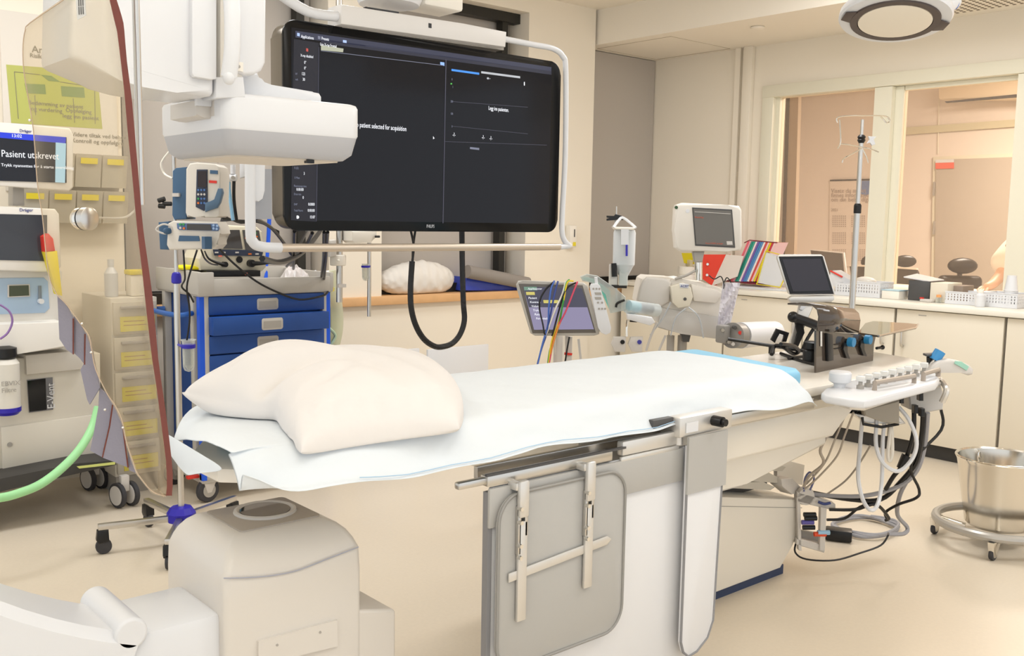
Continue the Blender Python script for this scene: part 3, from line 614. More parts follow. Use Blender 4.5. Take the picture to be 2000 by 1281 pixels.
tag(cb.build('coiled_leads', m_black), 'bundle of thin black leads coiled on top of the cream defibrillator', 'cable')
bt = MB().prism([TD(*p, 4.72) for p in ((355, 523), (362, 519), (378, 518), (390, 523), (388, 527), (358, 527))], (0, .1, 0), bev=.006); tag(bt.build('yellow_wrap', mat('bright_yellow', '#f0e218', .5)), 'small bright yellow packet on the left edge of the trolley tray', 'packet')
pb = MB(); rows = []
for i in range(16):
    rows.append([V(2.43+.20*i/15, 4.62+.18*j/9, 1.09+.085*math.sin(math.pi*i/15)*math.sin(math.pi*j/9)*(1+.5*noise(i*.7, j*.9))) for j in range(10)])
pb.grid(rows); tag(pb.build('plastic_wrapping', glassy('pinkish_film', '#f4eeec', .55, .12), smooth=0), 'crumpled clear plastic wrapping lying in the trolley tray', 'wrapping')
MB_ = MB().bb((2.58, 4.66, 1.081), (2.66, 4.70, 1.098)); tag(MB_.build('blue_marker', mat('mid_blue', '#5b93cf', .5)), 'thin pale blue packet at the right end of the trolley tray', 'packet')
# cable draped from defibrillator to the trolley corner
tag(MB().tube([TD(425, 482, 4.6), TD(455, 513, 4.58), TD(500, 549, 4.565), TD(545, 572, 4.56), TD(585, 585, 4.56), TD(625, 579, 4.56), TD(638, 573, 4.57), TD(641, 565, 4.6)], .0055, n=7).build('draped_cable', m_black), 'black cable sagging in front of the top blue drawer', 'cable')
# resuscitation bag on the side of the trolley
rb = thing('breathing_bag', 'clear wrapped breathing bag hanging at the right side of the blue trolley', 'breathing bag', TD(655, 700, 4.8))
m_bagg = glassy('greenish_film', '#e4e6cf', .45, .12)
MB().tube([TD(642, 530, 4.75), TD(648, 560, 4.75), TD(655, 600, 4.75), TD(656, 640, 4.75), TD(650, 672, 4.75)], .045, n=12, sx=.6).build('bag', m_bagg, rb); MB().tube([TD(642, 530, 4.75), V(2.70, 4.75, 1.14), V(2.675, 4.75, 1.15)], .006).build('strap', m_white, rb)
MB().tube([TD(650, 672, 4.75), TD(652, 700, 4.75), TD(654, 730, 4.75)], .03, n=10, sx=.5).build('bag_tail', m_glass, rb)
MB().box(TD(649, 565, 4.70), (.02, .01, .02)).build('yellow_clip', m_yel, rb)
MB().tube([TD(642, 640, 4.71), TD(655, 655, 4.71), TD(647, 672, 4.71)], .009).build('green_valve', mat('pale_green', '#b4c9ae', .4), rb)

# ================================================================== IV STAND WITH PUMPS
sx, sy = 1.64, 4.10
iv = thing('iv_stand', 'steel IV pole with violet hub and five castors, carrying two infusion pumps', 'iv stand', (sx, sy, 0))
pole = MB().cyl((sx, sy, .16), (sx, sy, 1.16), .0135).cyl((sx, sy, 1.16), (sx, sy, 1.93), .009).build('pole', m_steel, iv)
MB().lathe([(.014, 1.15), (.021, 1.155), (.021, 1.18), (.017, 1.195), (.01, 1.2)], (sx, sy, 0)).build('height_collar', m_viol, iv)
MB().lathe([(.055, .10), (.062, .105), (.062, .14), (.045, .165), (.018, .17)], (sx, sy, 0), n=10).build('hub', m_viol, iv, smooth=20)
for k in range(5):
    a = math.radians(167 + 72*k); u = V(math.cos(a), math.sin(a), 0); L = .34
    lg = MB().prism([V(sx, sy, .105)+u*.04+Z.cross(u)*w_ for w_ in (-.013, .013)] + [V(sx, sy, .105)+u*L+Z.cross(u)*w_ for w_ in (.013, -.013)], (0, 0, .026), bev=.002).build('leg', m_steel, iv)
    c = V(sx, sy, 0)+u*(L-.02)
    ca_ = MB().prism([c+V(0, 0, .105)+u*p+Z.cross(u)*.02+Z*q for p, q in ((-.02, 0), (.025, 0), (.03, -.04), (.018, -.055), (-.022, -.05))], -Z.cross(u)*.04, bev=.004).build('castor_hood', m_black, lg)
    MB().lathe([(.02, -.012), (.031, -.012), (.033, -.008), (.033, .008), (.031, .012), (.02, .012)], c+V(0, 0, .033), axis=Z.cross(u), n=20).build('castor_wheel', m_rubber, lg)
# tube holder
q = D(368, 680, 4.12)
th_ = thing('drip_cup', 'clear plastic drip cup held by a violet ring on the IV pole', 'cup', (q.x, q.y, q.z-.09))
MB().lathe([(.003, -.102), (.018, -.095), (.024, -.08), (.026, .02), (.027, .03), (.033, .037), (.030, .037), (.024, .028), (.022, -.07), (.003, -.095)], q, n=24, caps=False).build('cup', m_glass, th_)
MB().lathe([(.026, .0), (.030, .002), (.030, .016), (.026, .018)], q, n=24).tube([q+V(-.025, 0, .008), V(sx, sy, q.z+.008)], .006, sm=0).build('holder_ring', m_viol, th_)
# infusion pump
PD = 4.02
pp = lambda px, py, d=PD: D(px, py, d)
ip = thing('infusion_pump', 'white upright infusion pump with red label and slate blue back on the IV pole', 'infusion pump', pp(385, 425))
m_pump = mat('pump_white', '#dad4ca', .35)
MB().prism([pp(*p, PD+.02) for p in ((337, 334), (343, 328), (364, 326), (364, 428), (340, 429), (336, 420))], FWD*.12, bev=.004).build('clamp_housing', m_slate, ip)
MB().prism([pp(*p) for p in ((363, 330), (370, 319), (384, 317), (420, 320), (428, 326), (431, 340), (429, 422), (423, 425), (400, 425), (380, 421), (365, 424), (362, 415))], FWD*.13, bev=.007, seg=3).build('housing', m_pump, ip, smooth=40)
MB().prism([pp(*p, PD-.005) for p in ((384, 331), (405, 331), (405, 402), (398, 412), (382, 404))], FWD*.01, bev=.001).build('key_panel', mat('navy_panel', '#30384c', .4), ip)
MB().prism([pp(*p, PD-.008) for p in ((386, 334), (403, 334), (403, 366), (386, 365))], FWD*.004).build('display_window', mat('dark_red_window', '#2a1d1d', .15), ip, smooth=0)
for i in range(4):
    for j in range(3):
        q = pp(387+6*j, 371+8.5*i, PD-.009)
        c = m_off if i == 1 else (mat('orange_key', '#e0762f', .5) if (i, j) == (3, 0) else mat('green_key', '#3f9a5a', .5) if (i, j) == (2, 0) else mat('key_blue', '#4f74ae', .4))
        MB().cyl(q, q+FWD*.004, .0045, n=10).build('key', c, ip)
MB().prism([pp(*p, PD-.004) for p in ((410, 332), (425, 333), (425, 340), (410, 339))], FWD*.005).build('blue_label', m_slate, ip, smooth=0)
MB().prism([pp(*p, PD-.004) for p in ((408, 352), (423, 353), (423, 358), (408, 357))], FWD*.005).build('red_label', m_red, ip, smooth=0)
MB().prism([pp(*p, PD-.02) for p in ((400, 414), (400, 396), (420, 391), (425, 368), (432, 368), (434, 376), (429, 395), (423, 406), (404, 412))], FWD*.03, bev=.004).build('door_lever', mat('slate_lever', '#56728d', .4), ip, smooth=40)
MB().prism([pp(*p, PD-.002) for p in ((336, 377), (349, 377), (349, 384), (336, 384))], FWD*.02).build('type_label', m_off, ip, smooth=0)
kn = MB().tube([pp(335, 398, PD+.05), pp(318, 398, PD+.05)], .009).tube([pp(322, 388, PD+.05), pp(309, 392, PD+.05)], .010).tube([pp(322, 403, PD+.05), pp(310, 402, PD+.05)], .010); kn.build('clamp_screw', m_black, ip)
# syringe pump
sp = thing('syringe_pump', 'white horizontal syringe pump clamped to the IV pole under the upright infusion pump', 'syringe pump', pp(370, 488))
MB().prism([pp(*p, PD+.01) for p in ((309, 434), (330, 432), (330, 488), (312, 487))], FWD*.12, bev=.004).build('clamp_housing', m_slate, sp)
MB().prism([pp(*p, PD-.02) for p in ((328, 436), (338, 431), (424, 433), (431, 445), (433, 457), (424, 462), (426, 478), (418, 487), (330, 488), (325, 478))], FWD*.13, bev=.007, seg=3).build('housing', m_pump, sp, smooth=40)
MB().prism([pp(*p, PD-.026) for p in ((345, 436), (424, 437), (428, 445), (426, 451), (350, 449), (346, 446))], FWD*.008, bev=.001).build('key_panel', mat('panel_blue', '#55709a', .4), sp)
MB().prism([pp(*p, PD-.029) for p in ((365, 437), (411, 438), (413, 450), (365, 449))], FWD*.004).build('screen', mat('dead_screen', '#46423f', .1), sp, smooth=0)
for i, (px, py, c) in enumerate(((352, 438, 'g'), (358, 438, 'g'), (352, 445, 'w'), (359, 446, 'o'), (417, 440, 'b'), (424, 441, 'b'), (417, 446, 'b'), (423, 447, 'b'))):
    q = pp(px, py, PD-.03); MB().cyl(q, q+FWD*.004, .005, n=10).build('key', {'w': m_off, 'o': mat('orange_key', '#e0762f', .5), 'g': mat('green_key', '#3f9a5a', .5), 'b': mat('pale_blue_key', '#9cb6d8', .5)}[c], sp)
MB().prism([pp(*p, PD-.024) for p in ((350, 460), (388, 461), (390, 471), (348, 471))], FWD*.006).build('type_plate', m_slate, sp, smooth=0)
MB().tube([pp(305, 448, PD-.02), pp(318, 438, PD-.02), pp(333, 442, PD-.02), pp(335, 452, PD-.02), pp(320, 456, PD-.02)], .004, closed=True).build('grip_ring', m_off, sp)
MB().cyl(pp(404, 474, PD-.05), pp(404, 474, PD-.01), .018, n=10).box(pp(404, 474, PD-.055), (.03, .03, .05)).build('plunger_knob', m_slate, sp)
q = pp(327, 451, PD-.03); MB().ball(q, .014, sc=(1.4, .6, 1)).build('release_knob', m_slate, sp)
for i, pts in enumerate(([(358, 488, 4.0), (360, 520, 4.0), (361, 545, 4.02), (355, 560, 4.0), (370, 575, 4.02), (378, 590, 4.05)], [(385, 488, 4.0), (375, 520, 4.0), (365, 560, 4.0), (370, 600, 4.05), (370, 630, 4.1), (365, 664, 4.12)], [(393, 488, 4.0), (400, 505, 4.05), (412, 515, 4.3), (425, 517, 4.4)])):
    tag(MB().tube([D(*p) for p in pts], .004, n=6).build('pump_cable', m_black), ('black cable dangling in a kink below the syringe pump', 'long black cable running down from the syringe pump into the drip cup', 'short black cable from the syringe pump to the defibrillator')[i], 'cable')
tag(MB().tube([D(350, 232, 4.1), D(345, 262, 4.1), D(338, 285, 4.1), D(318, 312, 4.1), D(315, 325, 4.1), D(322, 340, 4.1), D(337, 348, 4.06)], .004, n=6).build('infusion_line', m_whitew), 'thin white infusion line curving down to the upright pump', 'tube')
vl = thing('valve_connector', 'white gas valve fitting with a blue and clear hose beside the infusion pump', 'valve', D(455, 350, 4.6))
q = D(455, 345, 4.6); MB().cyl(D(437, 347, 4.6), D(462, 347, 4.6), .016).cyl(D(455, 322, 4.6), D(455, 340, 4.6), .012).prism([D(*p, 4.6) for p in ((468, 320), (475, 319), (478, 345), (468, 348))], FWD*.03, bev=.003).build('fitting', m_white, vl)
MB().cyl(D(433, 347, 4.6), D(437, 347, 4.6), .019).cyl(D(455, 347, 4.57), D(455, 347, 4.6), .009).build('coupling', m_grey, vl)
MB().tube([D(447, 355, 4.6), D(448, 375, 4.6), D(455, 430, 4.62)], .008).build('hose', mat('clear_blue_hose', '#8fc1e4', .3), vl)
MB().tube([D(457, 350, 4.62), D(457, 390, 4.62), D(462, 430, 4.66)], .008).tube([D(425, 318, 4.62), D(429, 300, 4.62), D(434, 270, 4.62)], .004).build('black_hose', m_black, vl)
# black leads behind trolley
wl = []
for i, pts in enumerate(([(500, 428), (530, 445), (555, 475), (575, 500), (590, 470), (600, 452)], [(512, 505), (545, 512), (580, 500), (605, 478), (625, 452)], [(575, 452), (574, 500), (573, 525)], [(610, 455), (590, 490), (560, 520)], [(633, 453), (632, 500), (628, 540)], [(640, 453), (637, 500), (633, 545)])):
    tag(MB().tube([PY(*p, 3.29+1.3*k/(len(pts)-1)) for k, p in enumerate(pts)], .007 if i != 1 else .012, n=6).build('equipment_lead', m_black), 'black lead hanging among others below the left end of the big monitor', 'cable', 'leads hanging behind the trolley')
tag(MB().tube([PY(526, 425, 5.13), PY(524, 470, 5.13), PY(520, 515, 5.12), PY(519, 545, 5.10)], .012, n=8).build('equipment_lead', m_bblue), 'blue hose hanging behind the defibrillator', 'hose')
# ceiling-hung poles beside trolley
cp = thing('pendant_pole', 'thick steel pole with a white clamp hanging behind the trolley below the big monitor', 'pole', (2.62, 4.4, .98))
q0 = PY(663, 590, 4.4); q1 = V(q0.x+.003, q0.y, 3.085)
MB().cyl(q0, q1, .0165, n=16).build('pole', m_steel, cp)
q = PY(660, 508, 4.4); MB().lathe([(.04, -.028), (.042, -.02), (.042, .02), (.04, .028)], q, n=20).cyl(q+V(-.02, -.045, 0), q+V(-.02, -.03, 0), .006).build('clamp', m_whitew, cp, bev=.004)
MB().box(PY(667, 558, 4.38), (.045, .02, .018)).build('rail_block', m_off, cp)
MB().prism([PY(*p, 4.36) for p in ((645, 470), (657, 468), (657, 500), (645, 502))], (0, .05, 0), bev=.004).build('bracket', m_off, cp)
cp = thing('drip_pole', 'thin steel pole with a violet-ringed drip cup hanging below the monitor', 'pole', PY(721, 618, 4.4))
q0 = PY(721, 618, 4.4); MB().cyl(q0, V(q0.x, q0.y, 3.085), .0105, n=14).build('pole', m_steel, cp)
q = PY(714, 530, 4.38); MB().lathe([(.003, -.05), (.014, -.045), (.018, -.03), (.02, .04), (.018, .04), (.016, -.03), (.003, -.046)], q, n=18, caps=False).build('cup', m_glass, cp)
MB().lathe([(.0205, .02), (.023, .021), (.023, .03), (.0205, .031)], q, n=18).box(q+V(.02, .01, .026), (.02, .02, .01)).build('holder_ring', m_viol, cp)
cp2 = MB().prism([PY(*p, 4.3) for p in ((688, 452), (688, 470), (693, 475), (725, 474), (736, 462), (736, 450))], (0, .1, 0), bev=.005); cp2.build('head_box', m_whitew, cp)
MB().cyl(PY(733, 462, 4.29), PY(741, 462, 4.29), .006).build('box_tip', m_black, cp)

# ================================================================== ANAESTHESIA MACHINE
an = thing('anaesthesia_machine', 'tall white anaesthesia machine with two screens on a dark wheeled base', 'anaesthesia machine', (1.25, 5.15, 0))
m_anw = mat('machine_white', '#e3dfd8', .35); YA = 4.88
A_ = lambda px, py, y=YA: PY(px, py, y)
def abox(nm, pts, m, dep=.3, y=YA, bev=.006, parent=None, seg=2):
    return MB().prism([A_(px, py, y) for px, py in pts], (0, dep, 0), bev=bev, seg=seg).build(nm, m, parent or an, smooth=40)
mon = abox('upper_monitor', [(-130, 228), (-130, 352), (-30, 360), (136, 374), (143, 366), (144, 262), (136, 250), (0, 239)], m_anw, .06, 4.86, .008, seg=3)
usc = abox('upper_screen', [(-120, 247), (-120, 340), (0, 353), (130, 357), (130, 268), (0, 258)], emat('monitor_dark', '#20242e', .6), .004, 4.857, 0, mon)
abox('title_bar', [(-120, 247), (-120, 258), (0, 269), (128, 280), (129, 268), (0, 258)], emat('bar_blue', '#2a3fd0', .9), .002, 4.855, 0, mon)
abox('side_keys', [(109, 278), (108, 356), (127, 357), (129, 280)], emat('keys_blue', '#a9cfe4', .9), .002, 4.854, 0, mon)
lettering('Pasient utskrevet', A_(2, 300, 4.853), X, Z, .044, m_tw, mon, name='screen_text', xs=.8)
lettering('Trykk nyansettes for å starte overvåking', A_(2, 322, 4.853), X, Z, .019, m_tw, mon, name='screen_text')
lettering('13:02', A_(22, 265, 4.852), X, Z, .02, m_tw, mon, name='screen_text')
lettering('Dräger', A_(38, 255, 4.859), X, Z, .018, mat('logo_navy', '#2c3f8f', .5), mon, name='maker_mark')
abox('monitor_post', [(25, 360), (25, 402), (48, 402), (47, 360)], m_grey, .08, 4.93, .003)
m2 = abox('lower_monitor', [(-130, 400), (-130, 525), (110, 532), (120, 520), (116, 418), (108, 408), (0, 403)], m_anw, .07, 4.86, .008, seg=3)
abox('lower_screen', [(-120, 415), (-120, 505), (92, 510), (92, 420)], mat('dim_screen', '#3c3e44', .12), .004, 4.857, 0, m2)
lettering('Dräger', A_(38, 410, 4.859), X, Z, .02, mat('logo_navy', '#2c3f8f', .5), m2, name='maker_mark')
abox('upper_body', [(-130, 525), (-130, 640), (118, 632), (122, 530)], m_anw, .35, 4.92)
pn = abox('control_panel', [(-120, 545), (-120, 618), (88, 611), (97, 602), (94, 550), (86, 542)], mat('panel_pale_blue', '#a9c0d8', .4), .01, 4.912, .003)
abox('readout', [(15, 556), (15, 581), (59, 579), (58, 555)], m_off, .006, 4.907, .001, pn)
abox('readout_glass', [(18, 558), (18, 579), (57, 577), (56, 557)], mat('lcd_green', '#4d5443', .2), .003, 4.905, 0, pn)
abox('flow_tube', [(75, 558), (75, 585), (82, 585), (81, 558)], mat('lead_grey', '#7f8890', .3), .006, 4.906, .001, pn)
q = A_(79, 588, 4.90); MB().cyl(q+V(0, -.02, 0), q+V(0, .01, 0), .012).build('flow_knob', m_white, pn)
abox('work_surface', [(-130, 640), (-130, 672), (-130, 706), (20, 694), (150, 676), (152, 668), (122, 628), (0, 634)], m_anw, .3, 4.80, .01)
abox('upper_drawer', [(50, 694), (52, 732), (163, 721), (158, 684)], mat('machine_beige', '#cdc7bd', .4), .3, YA-.01, .004)
body = abox('cabinet', [(-130, 715), (-130, 950), (5, 929), (198, 900), (196, 690), (35, 700)], mat('machine_cream', '#d9d3c6', .4), .42, 4.90, .006)
vt = abox('panel_window', [(53, 742), (57, 806), (104, 800), (103, 737)], mat('window_frame_grey', '#77777a', .4), .01, 4.893, .001, body)
abox('window_glass', [(54, 744), (58, 804), (91, 800), (89, 739)], m_blackg, .004, 4.889, 0, body)
lettering('E-Vent', A_(101, 798, 4.888), Z, -X, .05, m_white, body, name='panel_lettering', xs=.9)
abox('lower_door', [(2, 835), (6, 928), (198, 899), (197, 808)], mat('machine_beige2', '#dfd9cc', .4), .012, 4.888, .003, body)
q = A_(19, 868, 4.885); MB().cyl(q+V(0, -.004, 0), q, .011).build('keyhole', m_grey, body)
abox('base', [(-130, 965), (-130, 1010), (0, 958), (150, 925), (228, 908), (226, 896), (150, 905), (0, 935)], mat('base_black', '#3b3937', .5), .45, 4.72, .006)
abox('base_step', [(150, 911), (155, 915), (225, 907), (225, 904), (226, 902)], mat('yellow_green_edge', '#cdd27c', .5), .004, 4.712, 0)
def twin_castor(parent, x, y, r=.062):
    MB().bb((x-.02, y-.02, .08), (x+.02, y+.02, .16), bev=.004).build('castor_stem', m_off, parent)
    for s_ in (-1, 1):
        w = MB().lathe([(r*.6, -.012), (r, -.010), (r, .010), (r*.6, .012)], V(x+.032*s_, y, r), axis=(1, .25, 0), n=26).build('castor_wheel', m_rubber, parent)
        MB().lathe([(r*.78, -.014), (r*.8, 0), (r*.78, .014)], V(x+.032*s_, y, r), axis=(1, .25, 0), n=26).build('wheel_cover', m_off, w)
twin_castor(an, 1.635, 4.80); twin_castor(an, 1.62, 5.2); twin_castor(an, 1.0, 4.80)
# vaporiser blocks, bottle
vp = thing('vaporiser', 'red-topped yellow vaporiser block at the edge of the anaesthesia machine', 'vaporiser', A_(105, 590, 4.87))
MB().prism([A_(*p, 4.80) for p in ((88, 492), (112, 575), (122, 578), (112, 490))], (0, .06, 0), bev=.003).build('body', m_yel, vp)
MB().prism([A_(*p, 4.80) for p in ((85, 462), (88, 492), (108, 490), (104, 466), (95, 456))], (0, .06, 0), bev=.003).build('cap', m_red, vp)
bo_ = thing('suction_bottle', 'white labelled suction bottle with a blue base hanging left of the machine cabinet', 'bottle', A_(12, 798, 4.83))
q = A_(12, 752, 4.80)
MB().lathe([(.05, -.12), (.058, -.11), (.058, .10), (.045, .12), (.03, .125)], q).build('bottle', mat('label_white', '#dcd8cf', .5), bo_)
MB().lathe([(.045, -.135), (.059, -.12), (.0595, -.10), (.05, -.10)], q).build('blue_base', m_viol, bo_)
MB().lathe([(.035, .12), (.05, .13), (.05, .17), (.02, .18)], q).build('cap', m_black, bo_)
lettering('EBVIX\nFiltre', q+V(-.035, -.0605, 0), X, Z, .03, m_grey, bo_, name='label_print')
tag(MB().tube([A_(0, 595, 4.75), A_(18, 608, 4.75), A_(24, 628, 4.75), A_(15, 650, 4.75), A_(0, 662, 4.75)], .005, n=6).build('monitor_lead', mat('purple_cable', '#8a6aa5', .4)), 'thin purple cable looping in front of the pale blue control panel', 'cable')
tag(MB().tube([D(192, 795, 4.2), D(180, 835, 4.15), D(155, 878, 4.05), D(120, 915, 3.95), D(80, 945, 3.85), D(40, 962, 3.75), D(0, 972, 3.7), D(-60, 975, 3.6)], .018, n=14).build('green_hose', mat('mint_green_hose', '#9fdc9f', .4)), 'thick mint green hose curving down in front of the anaesthesia machine', 'hose')

# ================================================================== SHIELD REFLECTION BUILT AS SOLID DRAWER CABINET AND BIN RACK
dc = thing('reflected_drawer_cabinet', 'solid stand-in for the shield reflection of a clear-fronted drawer cabinet with yellow labels', 'cabinet', (1.78, 5.1, 0))
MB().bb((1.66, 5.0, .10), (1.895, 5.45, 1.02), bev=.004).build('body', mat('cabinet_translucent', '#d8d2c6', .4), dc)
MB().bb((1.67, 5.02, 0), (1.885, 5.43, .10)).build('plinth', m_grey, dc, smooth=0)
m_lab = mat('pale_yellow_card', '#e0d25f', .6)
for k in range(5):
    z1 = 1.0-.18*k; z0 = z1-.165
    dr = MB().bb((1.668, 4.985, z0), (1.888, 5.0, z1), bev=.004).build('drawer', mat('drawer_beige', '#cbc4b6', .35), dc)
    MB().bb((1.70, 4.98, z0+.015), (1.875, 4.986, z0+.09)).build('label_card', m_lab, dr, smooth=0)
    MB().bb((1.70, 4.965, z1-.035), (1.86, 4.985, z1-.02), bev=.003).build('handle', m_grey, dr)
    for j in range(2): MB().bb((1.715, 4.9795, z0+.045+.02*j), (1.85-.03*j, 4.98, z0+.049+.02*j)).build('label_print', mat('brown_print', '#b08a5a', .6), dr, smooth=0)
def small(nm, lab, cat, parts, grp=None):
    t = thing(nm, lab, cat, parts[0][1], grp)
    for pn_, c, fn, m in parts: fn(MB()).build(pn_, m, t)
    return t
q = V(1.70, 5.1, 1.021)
small('spray_bottle', 'white plastic bottle on the stand-in drawer cabinet beside the yellow-lidded tub', 'bottle', [('bottle', q, lambda b: b.lathe([(.03, 0), (.033, .01), (.033, .12), (.015, .15), (.015, .16)], q), m_white), ('cap', q, lambda b: b.lathe([(.016, .16), (.016, .19)], q), m_white)])
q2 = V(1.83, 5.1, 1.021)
small('lidded_tub', 'cream tub with a bright yellow lid on the stand-in drawer cabinet', 'tub', [('tub', q2, lambda b: b.bb(q2+V(-.045, -.04, 0), q2+V(.045, .04, .11), bev=.006), m_whitew), ('lid', q2, lambda b: b.bb(q2+V(-.05, -.045, .11), q2+V(.05, .045, .135), bev=.005), m_yel)])
br = thing('reflected_bin_rack', 'solid stand-in for the shield reflection of a clear tilt-bin rack with yellow labels', 'bin rack', (1.65, 5.4, 1.5))  # bins reflected in the shield, modelled as solid geometry
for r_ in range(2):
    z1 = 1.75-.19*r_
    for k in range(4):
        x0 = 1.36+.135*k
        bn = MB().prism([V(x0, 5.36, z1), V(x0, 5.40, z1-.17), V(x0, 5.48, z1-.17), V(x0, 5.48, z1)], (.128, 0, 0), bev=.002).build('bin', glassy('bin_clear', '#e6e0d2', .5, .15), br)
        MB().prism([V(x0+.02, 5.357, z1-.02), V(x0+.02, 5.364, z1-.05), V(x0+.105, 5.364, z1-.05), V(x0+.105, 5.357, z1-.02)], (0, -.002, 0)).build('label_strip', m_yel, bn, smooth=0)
# posters
ps = MB().bb((1.32, 5.488, 1.55), (1.885, 5.4985, 2.45)); po = tag(ps.build('wall_poster', mat('poster_paper', '#ddd6cc', .7)), 'large white poster with a yellow-green flow chart on the back wall', 'poster')
MB().prism([PY(*p, 5.487) for p in ((12, 126), (22, 240), (200, 252), (190, 140))], (0, .001, 0)).build('green_chart', mat('chart_lime', '#b5b866', .7), po, smooth=0)
mg = mat('chart_green_box', '#84965f', .7); mk = mat('print_dark', '#8f897a', .7)
for pts in (((48, 163), (52, 182), (90, 184), (88, 165)), ((119, 168), (121, 188), (166, 191), (164, 171)), ((80, 146), (95, 158), (118, 160), (100, 148))):
    MB().prism([PY(*p, 5.486) for p in pts], (0, .001, 0)).build('chart_box', mg, po, smooth=0)
lettering('Anamnesetavle', PY(62, 96, 5.486), X, Z, .05, mk, po, name='title')
for i, (px, py, n) in enumerate(((58, 108, 'Risikovurdering'), (55, 200, 'Bedømming av pasient'), (60, 212, 'og vurdering'), (128, 215, 'Oppfølging'), (122, 226, 'legg inn pasient'), (140, 262, 'Videre tiltak ved behov'), (140, 274, 'Kontroll og oppfølging'))):
    lettering(n, PY(px, py, 5.486), X, Z, .03, mk, po, name='print')
for a, b in (((28, 140), (78, 146)), ((28, 140), (36, 232)), ((118, 160), (185, 170)), ((185, 170), (186, 242)), ((68, 186), (70, 225)), ((143, 192), (146, 240))):
    MB().tube([PY(*a, 5.486), PY(*b, 5.486)], .0015, n=4, sm=0).build('chart_line', mk, po)
# ================================================================== LEAD GLASS SHIELD
SD = 1.5; KS = SD/2
sd_ = thing('lead_glass_shield', 'tall clear lead-acrylic shield with a copper-brown edge and grey vinyl flaps', 'radiation shield', D(200, 960, SD))
left = [(124, -8), (124, 0), (58, 45), (49, 60), (45, 85), (45, 120), (49, 157), (65, 253), (73, 360), (83, 424), (90, 497), (98, 548), (112, 576), (129, 593), (157, 632), (174, 657), (180, 690), (187, 722), (208, 767), (225, 792), (239, 823), (247, 863), (261, 905), (270, 927), (298, 960), (325, 969)]
right = [(215, -60), (215, 0), (222, 30), (230, 62), (236, 112), (244, 180), (250, 253), (261, 360), (264, 396), (270, 458), (278, 523), (287, 607), (298, 700), (306, 750), (317, 835), (326, 905), (327, 950), (325, 969)]
right2 = [(228, -60), (228, 0), (236, 25), (242, 48), (247, 112), (258, 197), (265, 280), (272, 360), (276, 410), (281, 458), (290, 520), (298, 579), (309, 700), (315, 745), (322, 792), (331, 860), (337, 913), (338, 940), (336, 964)]
pane = MB(); rows = []
def interp(pl_, y):
    pl_ = sorted(pl_, key=lambda p: p[1])
    if y <= pl_[0][1]: return pl_[0][0]
    for a, b in zip(pl_, pl_[1:]):
        if a[1] <= y <= b[1]: return a[0] + (b[0]-a[0])*(y-a[1])/max(b[1]-a[1], 1e-6)
    return pl_[-1][0]
m_sh = glassy('lead_acrylic', '#dcd0bd', .05, .04, '#f8f4ec')
yy = [-60, -20, 0, 15, 30, 45, 60, 85, 120] + list(range(150, 960, 25)) + [960, 968]
for y in yy:
    xl, xr = interp(left, y), interp(right, y)
    if y < 0: xl = 124 - y*1.2
    rows.append([D(xl + (xr-xl)*k/6, y, SD + .02*math.sin(math.pi*k/6)) for k in range(7)])
pane.grid(rows); pane.build('clear_pane', m_sh, sd_, smooth=80, solid=.006)
cs = MB(); rows = []
for y in yy:
    xl, xr = interp(right, y), interp(right2, min(y, 964))
    rows.append([D(xl-1, y, SD-.006), D(xr, y, SD-.006), D(xr, y, SD+.012), D(xl-1, y, SD+.012)])
cs.grid(rows, closed=True); cs.build('copper_edge', mat('copper_brown_edge', '#70392e', .3, vary=.15, vscale=30), sd_, smooth=0)
lm = MB().tube([D(x, y, SD-.002) for x, y in left[1:]], .0008, n=5, sm=3); lm.build('pane_edge', mat('amber_edge', '#b9a48e', .1), sd_)
MB().prism([D(*p, SD-.004) for p in ((147, -10), (151, 39), (168, 30), (166, -10))], FWD*.001).build('sticker', mat('sticker_white', '#c9c8c4', .5), sd_, smooth=0)
lettering('|||\n|||', D(152, 12, SD-.0045), D(170, 10, SD)-D(152, 12, SD), Z, .012, m_dgrey, sd_, name='sticker_print')
q = D(160, 427, SD); nrm = (D(185, 427, SD+.0)-D(160, 427, SD)).normalized()
kb = MB().lathe([(.006*KS, -.020*KS), (.017*KS, -.016*KS), (.0225*KS, -.008*KS), (.0235*KS, -.003*KS), (.0235*KS, .006*KS)], q+V(0, 0, 0)-FWD*.0, axis=nrm*.8+FWD*-.35, n=32)
kb.build('disc_knob', m_chrome, sd_)
MB().lathe([(.0238*KS, .005*KS), (.0238*KS, .008*KS)], q, axis=nrm*.8+FWD*-.35, n=32).build('knob_ring', m_black, sd_)
MB().lathe([(.0235*KS, .008*KS), (.0235*KS, .022*KS), (.02*KS, .024*KS)], q, axis=nrm*.8+FWD*-.35, n=32).build('knob_back', m_steel, sd_)
m_flap = mat('flap_grey_vinyl', '#85828e', .7, bump=.1, bscale=300)
